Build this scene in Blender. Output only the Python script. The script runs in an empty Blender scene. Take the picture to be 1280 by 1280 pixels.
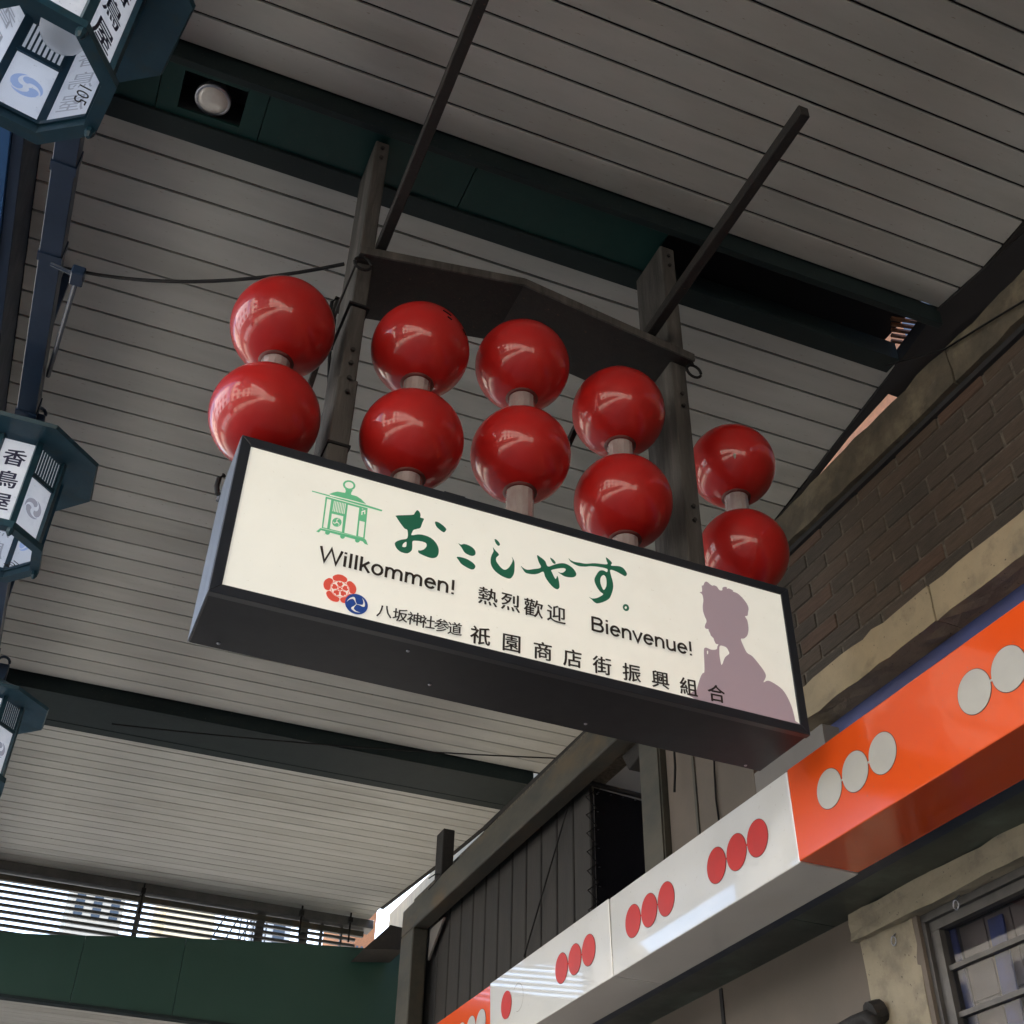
import bpy, bmesh, math, random
from mathutils import Vector, Matrix
random.seed(7)
S = bpy.context.scene
COL = S.collection
PI = math.pi

# ------------------------------------------------------------------ camera
# rows: right, down, forward of the camera, in world axes (x across the arcade, y along it, z up)
CR = [Vector((0.91857336, -0.39478734, 0.01912942)), Vector((0.25903139, 0.56473481, -0.78356706)), Vector((0.2985393, 0.72471895, 0.62101266))]
F = 1471.06
CAM = Vector((0, 0, 1.6))
cd = bpy.data.cameras.new('camera'); cam = bpy.data.objects.new('camera', cd); COL.objects.link(cam); S.camera = cam
m = Matrix.Identity(4)
for i in range(3):
    m[i][0] = CR[0][i]; m[i][1] = -CR[1][i]; m[i][2] = -CR[2][i]; m[i][3] = CAM[i]
cam.matrix_world = m
cd.sensor_width = 36; cd.lens = F / 1280 * 36; cd.clip_start = .05; cd.clip_end = 3000

# ------------------------------------------------------------------ world, sun, exposure
SUN_EL = math.radians(41); SUN_AZ = math.radians(60)      # azimuth from +y towards +x
W = bpy.data.worlds.new('World'); S.world = W; W.use_nodes = True
nt = W.node_tree; sky = nt.nodes.new('ShaderNodeTexSky'); sky.sky_type = 'NISHITA'; sky.sun_disc = False
sky.sun_elevation = SUN_EL; sky.sun_rotation = SUN_AZ; sky.air_density = 1.0; sky.dust_density = 2.5
nt.links.new(sky.outputs[0], nt.nodes['Background'].inputs[0]); nt.nodes['Background'].inputs[1].default_value = .15
sd = bpy.data.lights.new('sun', 'SUN'); sd.energy = 5; sd.angle = math.radians(.5); sd.color = (1, .965, .92)
so = bpy.data.objects.new('sun', sd); COL.objects.link(so)
sv = Vector((math.sin(SUN_AZ) * math.cos(SUN_EL), math.cos(SUN_AZ) * math.cos(SUN_EL), math.sin(SUN_EL)))
so.rotation_euler = sv.to_track_quat('Z', 'Y').to_euler(); so.location = (0, 0, 30)
S.view_settings.view_transform = 'Standard'; S.view_settings.look = 'None'; S.view_settings.gamma = 1
S.view_settings.use_curve_mapping = False; S.view_settings.exposure = 2.5
S.cycles.max_bounces = 10; S.cycles.diffuse_bounces = 6; S.cycles.glossy_bounces = 4; S.cycles.transmission_bounces = 6

def at(x, y, ax, val):
    """the point where the sight line through photo pixel (x, y) meets the plane axis = val"""
    w = CR[0] * (x - 640) + CR[1] * (y - 640) + CR[2] * F
    return CAM + w * ((val - CAM[ax]) / w[ax])

# ------------------------------------------------------------------ materials
def srgb(r, g, b):
    f = lambda c: (c / 255 / 12.92) if c / 255 <= .04045 else ((c / 255 + .055) / 1.055) ** 2.4
    return (f(r), f(g), f(b), 1)
def mat(name, c1, c2=None, rough=.6, scale=4, detail=6, bump=0., bscale=30, metal=0., stretch=(1, 1, 1), lo=.35, hi=.65, spec=.5, coat=0., trans=0., c3=None, s3=2.0, emit=None, world=False, rvar=0., speck=None):
    M = bpy.data.materials.new(name); M.use_nodes = True; n = M.node_tree; P = n.nodes['Principled BSDF']; L = n.links.new
    if name == 'gloss_white_fascia': P.inputs['Coat IOR'].default_value = 1.75
    P.inputs['Roughness'].default_value = rough; P.inputs['Metallic'].default_value = metal
    P.inputs['Specular IOR Level'].default_value = spec; P.inputs['Coat Weight'].default_value = coat; P.inputs['Coat Roughness'].default_value = .03
    P.inputs['Transmission Weight'].default_value = trans
    P.inputs['Base Color'].default_value = c1
    tc = n.nodes.new('ShaderNodeTexCoord'); mp = n.nodes.new('ShaderNodeMapping'); mp.inputs['Scale'].default_value = stretch
    if world:
        g = n.nodes.new('ShaderNodeNewGeometry'); L(g.outputs['Position'], mp.inputs[0])
    else: L(tc.outputs['Object'], mp.inputs[0])
    def noise(sc, de=detail):
        t = n.nodes.new('ShaderNodeTexNoise'); t.inputs['Scale'].default_value = sc; t.inputs['Detail'].default_value = de; t.inputs['Roughness'].default_value = .62
        L(mp.outputs[0], t.inputs['Vector']); return t
    def ramp(src, a, b):
        r = n.nodes.new('ShaderNodeMapRange'); r.inputs[1].default_value = a; r.inputs[2].default_value = b; L(src, r.inputs[0]); return r.outputs[0]
    cur = None
    if c2 is not None:
        t = noise(scale); mx = n.nodes.new('ShaderNodeMix'); mx.data_type = 'RGBA'
        L(ramp(t.outputs[0], lo, hi), mx.inputs[0]); mx.inputs[6].default_value = c1; mx.inputs[7].default_value = c2; cur = mx.outputs[2]
        if c3 is not None:
            t3 = noise(s3, 8); m3 = n.nodes.new('ShaderNodeMix'); m3.data_type = 'RGBA'
            L(ramp(t3.outputs[0], .52, .72), m3.inputs[0]); L(cur, m3.inputs[6]); m3.inputs[7].default_value = c3; cur = m3.outputs[2]
        if speck is not None:
            t4 = noise(45, 2); m4 = n.nodes.new('ShaderNodeMix'); m4.data_type = 'RGBA'
            L(ramp(t4.outputs[0], .68, .74), m4.inputs[0]); L(cur, m4.inputs[6]); m4.inputs[7].default_value = speck; cur = m4.outputs[2]
        L(cur, P.inputs['Base Color'])
    if rvar:
        t5 = noise(scale * 1.7); r5 = n.nodes.new('ShaderNodeMapRange'); r5.inputs[3].default_value = max(0, rough - rvar); r5.inputs[4].default_value = rough + rvar
        L(t5.outputs[0], r5.inputs[0]); L(r5.outputs[0], P.inputs['Roughness'])
    if bump:
        tb = noise(bscale, 0 if name.startswith('gloss_') else 5); b = n.nodes.new('ShaderNodeBump'); b.inputs['Strength'].default_value = bump; b.inputs['Distance'].default_value = .028 if name == 'gloss_white_fascia' else .01
        L(tb.outputs[0], b.inputs['Height']); L(b.outputs[0], P.inputs['Normal'])
    if emit:
        P.inputs['Emission Color'].default_value = emit[0]; P.inputs['Emission Strength'].default_value = emit[1]
        if cur is not None and emit[0] is None: L(cur, P.inputs['Emission Color'])
    return M
def ao(*a): return a
M = {}
PL = []
for q_, (a_, b_) in enumerate((((.435, .445, .42, 1), (.38, .388, .366, 1)), ((.42, .428, .402, 1), (.355, .363, .342, 1)), ((.45, .46, .437, 1), (.395, .404, .382, 1)))):
    PL.append(mat('painted_ceiling_board', a_, b_, .6, 3 + q_ * .4, bump=.12, bscale=14, stretch=(.35, 1.5, 1), speck=(.24, .22, .18, 1), world=True, c3=(.315, .318, .29, 1), s3=.8 + q_ * .15))
M['plank'] = PL[0]
M['dark'] = mat('dark_void', (.02, .02, .022, 1), rough=.9)
M['green'] = mat('dark_green_painted_steel', (.004, .031, .028, 1), (.006, .036, .032, 1), .5, 5, bump=.08, bscale=20, speck=(.03, .036, .03, 1), rvar=.12, spec=.25)
M['greenlight'] = mat('green_flange_paint', (.007, .015, .017, 1), (.010, .019, .020, 1), .6, 6, bump=.1, speck=(.04, .042, .036, 1), spec=.25)
M['board'] = mat('green_board_paint', (.010, .045, .035, 1), (.014, .05, .04, 1), .4, 2, bump=.05, bscale=6)
M['teal'] = mat('teal_lantern_metal', (.012, .050, .078, 1), (.022, .066, .094, 1), .38, 8, bump=.1, rvar=.15, spec=.35, c3=(.03, .055, .065, 1), s3=12)
M['blue'] = mat('flare_blue_girder', (.02, .10, .27, 1), (.028, .12, .31, 1), .4, 3, bump=.05, bscale=8, rvar=.1)  # strong blue is lens-flare tint put into the girder colour
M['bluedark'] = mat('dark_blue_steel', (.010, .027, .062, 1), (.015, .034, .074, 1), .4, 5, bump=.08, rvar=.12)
M['post'] = mat('weathered_timber', (.062, .058, .054, 1), (.022, .021, .020, 1), .8, 6, stretch=(3, 3, .35), bump=.5, bscale=26, c3=(.12, .113, .105, 1), s3=3, lo=.38, hi=.62)
M['brace'] = mat('rusty_black_steel', (.008, .0075, .0075, 1), (.014, .012, .011, 1), .75, 20, bump=.35, bscale=60, speck=(.06, .03, .02, 1))
M['casing'] = mat('navy_black_aluminium', (.004, .0066, .0125, 1), (.005, .008, .015, 1), .45, 6, rvar=.08, bump=.02, spec=.3)
M['frame'] = mat('slate_aluminium_trim', (.014, .018, .026, 1), (.018, .022, .03, 1), .36, 8, rvar=.06)
M['silver'] = mat('brushed_silver_panel', (.13, .15, .18, 1), (.17, .19, .225, 1), .42, 8, metal=.35, stretch=(1, 1, .3), rvar=.1)
CREAM = (.83, .83, .765, 1)
M['face'] = mat('cream_acrylic_face', CREAM, (.80, .80, .735, 1), .35, 2, c3=(.765, .755, .68, 1), s3=1.4, rvar=.1, speck=(.70, .68, .60, 1), emit=((.96, .98, .90, 1), .06))
M['screw'] = mat('screw_steel', (.35, .36, .4, 1), rough=.35, metal=.9)
M['ink'] = mat('black_brown_ink', (.022, .016, .012, 1), rough=.5)
M['dgreen'] = mat('deep_green_ink', (.014, .12, .07, 1), rough=.45, emit=((.014, .12, .07, 1), .05))
M['lgreen'] = mat('mint_green_ink', (.13, .50, .27, 1), rough=.45, emit=((.13, .50, .27, 1), .05))
M['cream'] = mat('cream_reserve', CREAM, rough=.4, emit=((.96, .98, .90, 1), .06))
M['red_ink'] = mat('coral_red_ink', (.70, .09, .06, 1), rough=.45, emit=((.70, .09, .06, 1), .05))
M['blue_ink'] = mat('royal_blue_ink', (.015, .06, .28, 1), rough=.45, emit=((.015, .06, .28, 1), .05))
M['mauve'] = mat('mauve_ink', (.36, .285, .325, 1), rough=.45, emit=((.36, .29, .34, 1), .055))
M['white_ink'] = mat('white_ink', (.8, .8, .78, 1), rough=.45, emit=((.8, .8, .78, 1), .05))
M['ball'] = mat('glossy_red_lacquer', (.45, .010, .008, 1), (.38, .009, .007, 1), .45, 2.5, coat=.8, spec=.3, rvar=.05, speck=(.36, .012, .010, 1))
M['tube'] = mat('clouded_clear_tube', (.62, .56, .55, 1), (.50, .38, .37, 1), .2, 9, trans=.5, coat=.6, stretch=(1, 1, .4), c3=(.35, .33, .33, 1), s3=5)
M['neck_shade'] = mat('painted_neck_shade', (.10, .015, .012, 1), rough=.6)
M['tape'] = mat('grey_tape', (.30, .28, .25, 1), rough=.6)
M['white'] = mat('gloss_white_fascia', (.73, .73, .70, 1), (.69, .69, .66, 1), .3, 1.3, coat=1, spec=.5, bump=.95, bscale=3.0, speck=(.6, .58, .54, 1), stretch=(1, 1, 1))
M['orange'] = mat('gloss_orange_fascia', (.86, .095, .012, 1), (.82, .10, .016, 1), .16, 1.5, coat=.4, bump=.15, bscale=2.0, speck=(.7, .12, .05, 1))
M['dot_red'] = mat('red_disc', (.60, .014, .008, 1), (.52, .016, .010, 1), .3, 5, coat=.05, spec=.3)
M['dot_grey'] = mat('pale_grey_disc', (.52, .52, .49, 1), (.47, .47, .45, 1), .3, 5)
M['dot_edge'] = mat('disc_edge', (.12, .05, .04, 1), rough=.6)
M['mortar'] = mat('dark_mortar', (.14, .122, .096, 1), (.06, .054, .043, 1), .9, 30, bump=.4)
M['concrete'] = mat('stained_ochre_concrete', (.36, .295, .19, 1), (.28, .235, .155, 1), .85, 5, bump=.6, bscale=22, c3=(.17, .145, .105, 1), s3=4.2, speck=(.10, .085, .065, 1), lo=.3, hi=.7)
M['concrete2'] = mat('cream_peeling_render', (.31, .27, .195, 1), (.25, .22, .16, 1), .85, 6, bump=.6, bscale=18, c3=(.18, .155, .12, 1), s3=6, speck=(.11, .095, .075, 1))
M['ledge'] = mat('mossy_ledge_concrete', (.10, .084, .058, 1), (.06, .052, .038, 1), .9, 7, bump=.6, bscale=25, c3=(.19, .16, .105, 1), s3=3.2)
M['brown'] = mat('smooth_brown_wall', (.13, .105, .085, 1), (.10, .084, .068, 1), .7, 1.2, bump=.06, bscale=60)
M['grey_wall'] = mat('grey_panel_wall', (.19, .18, .17, 1), (.155, .146, .135, 1), .7, 1.5, bump=.08, bscale=40, stretch=(1, 1, .4))
M['tarp'] = mat('blue_grey_sheet', (.06, .075, .19, 1), (.065, .09, .26, 1), .6, 2)
M['greensoffit'] = mat('grey_green_soffit', (.04, .056, .046, 1), (.026, .034, .03, 1), .35, 3, rvar=.15, c3=(.10, .14, .115, 1), s3=2.2)
M['gut'] = mat('brown_green_gutter', (.065, .06, .045, 1), (.035, .037, .031, 1), .6, 5, bump=.15, c3=(.10, .07, .036, 1), s3=3, stretch=(1, .4, 1))
M['clad'] = mat('charcoal_cladding', (.014, .0135, .0135, 1), (.023, .021, .019, 1), .7, 6, bump=.2, bscale=40, stretch=(1, 1, .3))
M['screen'] = mat('black_mesh_fabric', (.004, .004, .006, 1), (.006, .006, .008, 1), .9, 30, bump=.3, bscale=150, spec=.1)
M['alu'] = mat('dull_window_aluminium', (.075, .072, .07, 1), (.10, .096, .092, 1), .45, 10, metal=.4, bump=.05)
M['tile'] = mat('pinkish_wall_tile', (.13, .092, .07, 1), (.09, .066, .052, 1), .5, 4, bump=.1)
M['bluecloth'] = mat('blue_cloth', (.02, .035, .16, 1), (.012, .02, .07, 1), .7, 8)
M['pane'] = mat('lantern_acrylic', (.78, .79, .82, 1), (.70, .72, .76, 1), .35, 7, trans=0, c3=(.50, .52, .58, 1), s3=9, speck=(.25, .25, .28, 1), emit=((.82, .9, 1, 1), .07))  # faint cool glow added to brighten the panes
M['ghost'] = mat('pale_blue_show_through', (.38, .50, .78, 1), rough=.6, emit=((.5, .65, 1, 1), .06))
M['ghost2'] = mat('grey_show_through', (.42, .43, .47, 1), rough=.6, emit=((.6, .62, .7, 1), .05))
M['globe'] = mat('opal_bulb', (.75, .73, .68, 1), rough=.25)
M['ltext'] = mat('navy_brush_ink', (.02, .02, .06, 1), rough=.5)
M['ltomoe'] = mat('grey_blue_tomoe', (.30, .31, .38, 1), rough=.5, emit=((.3, .32, .4, 1), .1))
M['wire'] = mat('black_cable', (.008, .008, .009, 1), rough=.7, spec=.2)
M['slat'] = mat('louvre_slat_paint', (.05, .055, .055, 1), (.08, .08, .08, 1), .5, 8)
M['asphalt'] = mat('pale_worn_road_paving', (.10, .10, .098, 1), (.08, .08, .078, 1), .9, 20, bump=.3)
M['paving'] = mat('pale_granite_paving', (.17, .165, .155, 1), (.13, .127, .12, 1), .7, 3, bump=.2)
M['ground'] = mat('ground_earth', (.22, .20, .17, 1), (.18, .17, .15, 1), .9, 1)
M['plaster'] = mat('pale_plaster', (.55, .50, .42, 1), (.48, .44, .37, 1), .8, 1, world=True)
M['plaster2'] = mat('sandy_sheet_wall', (.46, .36, .22, 1), (.34, .27, .18, 1), .7, 4, stretch=(4, 4, .5), bump=.1)
M['orangebrick'] = mat('orange_brick', (.30, .125, .055, 1), (.21, .095, .045, 1), .8, 12, bump=.3, world=True)
M['warm'] = mat('cream_facade', (.85, .74, .5, 1), (.8, .7, .48, 1), .7, 2, world=True)
M['paleface'] = mat('pale_grey_facade', (.5, .52, .55, 1), (.42, .44, .48, 1), .7, 2, world=True)
M['winglass'] = mat('dark_window_glass', (.03, .035, .045, 1), rough=.06, spec=.8)
M['lens'] = mat('frosted_lamp_face', (.62, .60, .55, 1), (.52, .50, .47, 1), .25, 12, coat=.6)
def glassmat():
    G = bpy.data.materials.new('clear_glass'); G.use_nodes = True; n = G.node_tree; n.nodes.clear(); L = n.links.new
    o = n.nodes.new('ShaderNodeOutputMaterial'); mx = n.nodes.new('ShaderNodeMixShader'); t = n.nodes.new('ShaderNodeBsdfTransparent'); g = n.nodes.new('ShaderNodeBsdfGlossy')
    g.inputs['Roughness'].default_value = .03; t.inputs[0].default_value = (.8, .82, .86, 1); f = n.nodes.new('ShaderNodeLayerWeight'); p5 = n.nodes.new('ShaderNodeMath'); p5.operation = 'POWER'; p5.inputs[1].default_value = 5; ma = n.nodes.new('ShaderNodeMath'); ma.operation = 'MULTIPLY_ADD'; ma.inputs[1].default_value = .6; ma.inputs[2].default_value = .02
    L(f.outputs['Facing'], p5.inputs[0]); L(p5.outputs[0], ma.inputs[0]); L(ma.outputs[0], mx.inputs[0]); L(t.outputs[0], mx.inputs[1]); L(g.outputs[0], mx.inputs[2]); L(mx.outputs[0], o.inputs[0]); return G
M['glass'] = glassmat()
def panemat():
    G = M['pane']; n = G.node_tree; L = n.links.new; P = n.nodes['Principled BSDF']; out = n.nodes['Material Output']
    tr = n.nodes.new('ShaderNodeBsdfTranslucent'); tr.inputs[0].default_value = (.85, .86, .9, 1); mx = n.nodes.new('ShaderNodeMixShader'); mx.inputs[0].default_value = .5
    L(P.outputs[0], mx.inputs[1]); L(tr.outputs[0], mx.inputs[2]); L(mx.outputs[0], out.inputs[0])
panemat()
BRK = []
for i, c in enumerate([(.088, .062, .043), (.07, .053, .039), (.095, .066, .045), (.062, .05, .038), (.112, .066, .043), (.08, .06, .044)]):
    BRK.append(mat('brown_brick_glaze', tuple(x * .85 for x in c) + (1,), tuple(x * .55 for x in c) + (1,), .7, 16, bump=.5, bscale=70, stretch=(1, .5, 4)))

# ------------------------------------------------------------------ helpers
def tag(o, label=None, cat=None, group=None, kind=None):
    for k, v in (('label', label), ('category', cat), ('group', group), ('kind', kind)):
        if v: o[k] = v
    return o
def thing(name, loc=(0, 0, 0), label=None, cat=None, group=None, kind=None, rz=0):
    o = bpy.data.objects.new(name, None); o.empty_display_size = .1; COL.objects.link(o); o.location = loc; o.rotation_euler = (0, 0, rz)
    o['_o'] = 1; tag(o, label, cat, group, kind); return o
def mesh(name, vs, fs, m, parent=None, smooth=False, local=False):
    me = bpy.data.meshes.new(name)
    off = Vector((0, 0, 0))
    if parent is not None and not local:
        p = parent
        while p is not None: off += p.location; p = p.parent
    me.from_pydata([tuple(Vector(v) - off) for v in vs], [], fs); me.materials.append(m)
    if smooth: me.polygons.foreach_set('use_smooth', [True] * len(me.polygons))
    me.update(); o = bpy.data.objects.new(name, me); COL.objects.link(o)
    if parent is not None: o.parent = parent
    return o
def boxg(x0, x1, y0, y1, z0, z1):
    v = [(x, y, z) for x in (x0, x1) for y in (y0, y1) for z in (z0, z1)]
    f = [(0, 1, 3, 2), (4, 6, 7, 5), (0, 4, 5, 1), (2, 3, 7, 6), (0, 2, 6, 4), (1, 5, 7, 3)]
    return v, f
def join(*gs):
    V, Fc = [], []
    for v, f in gs:
        b = len(V); V += list(v); Fc += [tuple(i + b for i in q) for q in f]
    return V, Fc
def prism(pts, d):
    """polygon pts (3-D, planar) pushed by vector d"""
    n = len(pts); d = Vector(d); v = [Vector(p) for p in pts] + [Vector(p) + d for p in pts]
    f = [tuple(range(n))[::-1], tuple(range(n, 2 * n))] + [(i, (i + 1) % n, n + (i + 1) % n, n + i) for i in range(n)]
    return v, f
def bevelled(name, g, m, parent=None, w=.004, local=False, seg=1):
    o = mesh(name, g[0], g[1], m, parent, local=local)
    bm = bmesh.new(); bm.from_mesh(o.data); bmesh.ops.recalc_face_normals(bm, faces=bm.faces)
    bmesh.ops.bevel(bm, geom=bm.edges[:], offset=w, segments=seg, affect='EDGES', profile=.6); bm.to_mesh(o.data); bm.free(); return o
def tube(pts, r, n=8, cap=True):
    pts = [Vector(p) for p in pts]; V = []; Fc = []; up = Vector((0, 0, 1))
    for i, p in enumerate(pts):
        t = (pts[min(i + 1, len(pts) - 1)] - pts[max(i - 1, 0)]).normalized()
        a = t.cross(up if abs(t.z) < .95 else Vector((1, 0, 0))).normalized(); b = t.cross(a)
        rr = r[i] if isinstance(r, (list, tuple)) else r
        for k in range(n): V.append(p + (a * math.cos(2 * PI * k / n) + b * math.sin(2 * PI * k / n)) * rr)
    for i in range(len(pts) - 1):
        for k in range(n): Fc.append((i * n + k, i * n + (k + 1) % n, (i + 1) * n + (k + 1) % n, (i + 1) * n + k))
    if cap: Fc += [tuple(range(n))[::-1], tuple(range((len(pts) - 1) * n, len(pts) * n))]
    return V, Fc
def bar(a, b, w, h, up=(0, 0, 1)):
    a = Vector(a); b = Vector(b); t = (b - a).normalized(); s = t.cross(Vector(up)).normalized(); u = s.cross(t)
    v = [p + s * i * w / 2 + u * j * h / 2 for p in (a, b) for i, j in ((-1, -1), (1, -1), (1, 1), (-1, 1))]
    return v, [(0, 1, 2, 3), (7, 6, 5, 4), (0, 4, 5, 1), (1, 5, 6, 2), (2, 6, 7, 3), (3, 7, 4, 0)]
def sphereg(c, r, nu=48, nv=28):
    V = []; Fc = []; c = Vector(c)
    for j in range(nv + 1):
        th = PI * j / nv
        for i in range(nu): V.append(c + Vector((math.sin(th) * math.cos(2 * PI * i / nu), math.sin(th) * math.sin(2 * PI * i / nu), math.cos(th))) * r)
    for j in range(nv):
        for i in range(nu):
            a = j * nu + i; b = j * nu + (i + 1) % nu; q = (a + nu, b + nu, b, a)
            if j == 0: q = (a + nu, b + nu, a)
            elif j == nv - 1: q = (a + nu, b, a)
            Fc.append(q)
    return V, Fc
def lathe(prof, c=(0, 0, 0), n=24):
    V = []; Fc = []; c = Vector(c)
    for r, z in prof:
        for i in range(n): V.append(c + Vector((r * math.cos(2 * PI * i / n), r * math.sin(2 * PI * i / n), z)))
    for j in range(len(prof) - 1):
        for i in range(n): Fc.append((j * n + i, j * n + (i + 1) % n, (j + 1) * n + (i + 1) % n, (j + 1) * n + i))
    return V, Fc
def catmull(P, k=4):
    n = len(P); out = []
    for i in range(n):
        p0, p1, p2, p3 = P[i - 1], P[i], P[(i + 1) % n], P[(i + 2) % n]
        for j in range(k):
            t = j / k
            out.append(tuple(.5 * (2 * p1[q] + (p2[q] - p0[q]) * t + (2 * p0[q] - 5 * p1[q] + 4 * p2[q] - p3[q]) * t * t + (3 * p1[q] - p0[q] - 3 * p2[q] + p3[q]) * t ** 3) for q in (0, 1)))
    return out
def fill2d(loops):
    """flat filled outlines (even-odd) -> verts, faces"""
    c = bpy.data.curves.new('outline', 'CURVE'); c.dimensions = '2D'; c.fill_mode = 'BOTH'
    for lp in loops:
        lp = [p for i, p in enumerate(lp) if math.hypot(p[0] - lp[i - 1][0], p[1] - lp[i - 1][1]) > 2e-5]
        s = c.splines.new('POLY'); s.points.add(len(lp) - 1)
        for i, p in enumerate(lp): s.points[i].co = (p[0] * 200, p[1] * 200, 0, 1)
        s.use_cyclic_u = True
    V, Fc = curve_geo(c); return [(x / 200, y / 200) for x, y in V], Fc
def curve_geo(c):
    o = bpy.data.objects.new('outline', c); COL.objects.link(o); bpy.context.view_layer.update()
    me = o.to_mesh(); V = [(v.co.x, v.co.y) for v in me.vertices]; Fc = [tuple(p.vertices) for p in me.polygons]
    o.to_mesh_clear(); bpy.data.objects.remove(o); bpy.data.curves.remove(c); return V, Fc
def textgeo(s, size, off=0., shear=0.):
    c = bpy.data.curves.new('glyphs', 'FONT'); c.body = s; c.size = size * 100; c.align_x = 'CENTER'; c.resolution_u = 3
    V, Fc = curve_geo(c); V = [(x / 100, y / 100) for x, y in V]
    if not V: return V, Fc
    x0, x1 = min(v[0] for v in V), max(v[0] for v in V); y0, y1 = min(v[1] for v in V), max(v[1] for v in V)
    cx, cy = (x0 + x1) / 2, (y0 + y1) / 2
    return [(x - cx, y - cy + shear * (x - cx)) for x, y in V], Fc

# ------------------------------------------------------------------ ground, road
mesh('ground', *[[(-400, -400, -.15), (400, -400, -.15), (400, 400, -.15), (-400, 400, -.15)], [(0, 1, 2, 3)]], M['ground'])['kind'] = 'structure'
o = mesh('road', *boxg(-9.5, -2.6, -80, 120, -.14, -.12), M['asphalt']); o['kind'] = 'structure'
o = mesh('pavement', *boxg(-2.6, 3.85, -80, 120, -.146, 0), M['paving']); o['kind'] = 'structure'
o = mesh('pavement', *boxg(-13, -9.5, -80, 120, -.146, 0), M['paving']); o['kind'] = 'structure'

# ------------------------------------------------------------------ arcade ceiling
ZC = 7.6; SH = -.026
def redge(y):
    K = [(-20, 4.6), (3.0, 4.62), (4.5, 4.70), (6.2, 4.89), (10, 5.10), (12.1, 5.10), (14, 4.98), (16.3, 4.78)]
    for (a, b), (c, d) in zip(K, K[1:]):
        if y <= c: return b + (d - b) * (y - a) / (c - a)
    return 4.78
ceil = thing('ceiling', (0, 0, ZC), kind='structure')
def planks(y0, y1, pitch, gap=.016):
    n = max(1, round((y1 - y0) / pitch)); p = (y1 - y0) / n
    for i in range(n):
        a = y0 + i * p + gap / 2; b = a + p - gap; xr = redge(a + SH * 4.7) + random.uniform(-.006, .006); xl = -1.05
        dz = random.uniform(-.0015, .0015)
        q = [(xl, a + SH * xl, ZC + dz), (xr, a + SH * xr, ZC + dz), (redge(b + SH * 4.7), b + SH * xr, ZC + dz), (xl, b + SH * xl, ZC + dz)]
        bevelled('ceiling_board', prism(q, (0, 0, .02)), random.choice(PL), ceil, .003)
planks(-6.0, -3.9, .2); planks(-3.2, 3.925, .2); planks(4.47, 11.40, .24); planks(12.22, 16.86, .19)
mesh('ceiling_lining', *boxg(-1.05, 4.6, -34, -6.02, ZC, ZC + .02), M['plank'], ceil)
yk = [-34, 3.0, 3.88]; yk2 = [4.46, 5.3, 6.2, 8, 10, 11.44]; yk3 = [12.2, 13, 14, 15, 16, 16.75]
for K_ in (yk, yk2, yk3):
    pl_ = [(-1.06, K_[0], ZC + .024)] + [(redge(y) + .01, y - .1, ZC + .024) for y in K_] + [(-1.06, K_[-1], ZC + .024)]
    mesh('ceiling_backing', *prism(pl_, (0, 0, .03)), M['dark'], ceil)
pl_ = [(-2.0, -34, ZC + .4)] + [(redge(y) - .35, y, ZC + .4) for y in (-34, 3, 6.2, 8, 10, 12, 14, 16.9)] + [(-2.0, 16.9, ZC + .4)]
mesh('roof_deck', *prism(pl_, (0, 0, .1)), M['dark'], ceil)
mesh('roof_side', *boxg(-2.0, -1.9, -34, 16.6, ZC - .1, ZC + .4), M['dark'], ceil)
# trim strip along the right-hand ends of the boards
tr = []
ys = [2.2, 3.0, 3.6, 4.5, 5.3, 6.2, 8, 10, 11.2, 12.2, 14, 16.3]
for a, b in zip(ys, ys[1:]):
    tr.append(prism([(redge(a) + .0, a + SH * 4.7 * 0 - .1, ZC - .012), (redge(a) + .05, a - .1, ZC - .012), (redge(b) + .05, b - .1, ZC - .012), (redge(b), b - .1, ZC - .012)], (0, 0, .04)))
mesh('edge_trim', *join(*tr), M['brace'], ceil)
# dark gutter strip that tapers along the edge of the ceiling
g = [at(*p, 2, ZC - .02) for p in [(1290, 283), (1172, 388), (1104, 480), (1010, 599), (1012, 601), (1119, 483), (1202, 405), (1300, 332)]]
mesh('valley_gutter', *prism(g, (0, 0, .12)), M['dark'], ceil)

# cross beams (dark green box girders)
def crossbeam(y0, y1, zb, label, light=False, fl=.045, rec=.02):
    t = thing('cross_beam', (0, y0, zb), label, 'beam', 'green cross beams under the arcade roof')
    def seg(name, xa, xb, ya, yb, z0, z1, m, w=.003):
        q = [(xa, ya + SH * xa, z0), (xb, ya + SH * xb, z0), (xb, yb + SH * xb, z0), (xa, yb + SH * xa, z0)]
        return bevelled(name, prism(q, (0, 0, z1 - z0)), m, t, w)
    seg('flange', -1.04, 4.62 if light else 5.0, y0, y0 + fl, zb, ZC + .02, M['greenlight'])
    seg('flange', -1.04, 4.56 if light else 5.0, y1 - .14, y1, zb, ZC + .02, M['greenlight'])
    cuts = [-1.04, -.46, .12, 1.35, 2.62] if light else [-1.04, 5.0]
    for a, b in zip(cuts, cuts[1:]):
        if light and a == -.46:
            hx0, hx1, hy0, hy1 = -.345, .005, 4.01, 4.255
            for i, (xa, xb, ya, yb) in enumerate([(a + .002, hx0, y0 + fl + .002, y1 - .142), (hx1, b - .002, y0 + fl + .002, y1 - .142), (hx0, hx1, y0 + fl + .002, hy0), (hx0, hx1, hy1, y1 - .142)]):
                seg('soffit_panel', xa, xb, ya, yb, zb + rec, zb + rec + .02, M['green'], .001)
        else: seg('soffit_panel', a + .003, b - .003, y0 + fl + .002, y1 - .142, zb + rec, zb + rec + .02, M['green'] if light else M['greenlight'])
    return t
b1 = crossbeam(3.93, 4.45, 7.455, 'dark green cross beam above the red balls, with a downlight at its left end', True)
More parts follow.
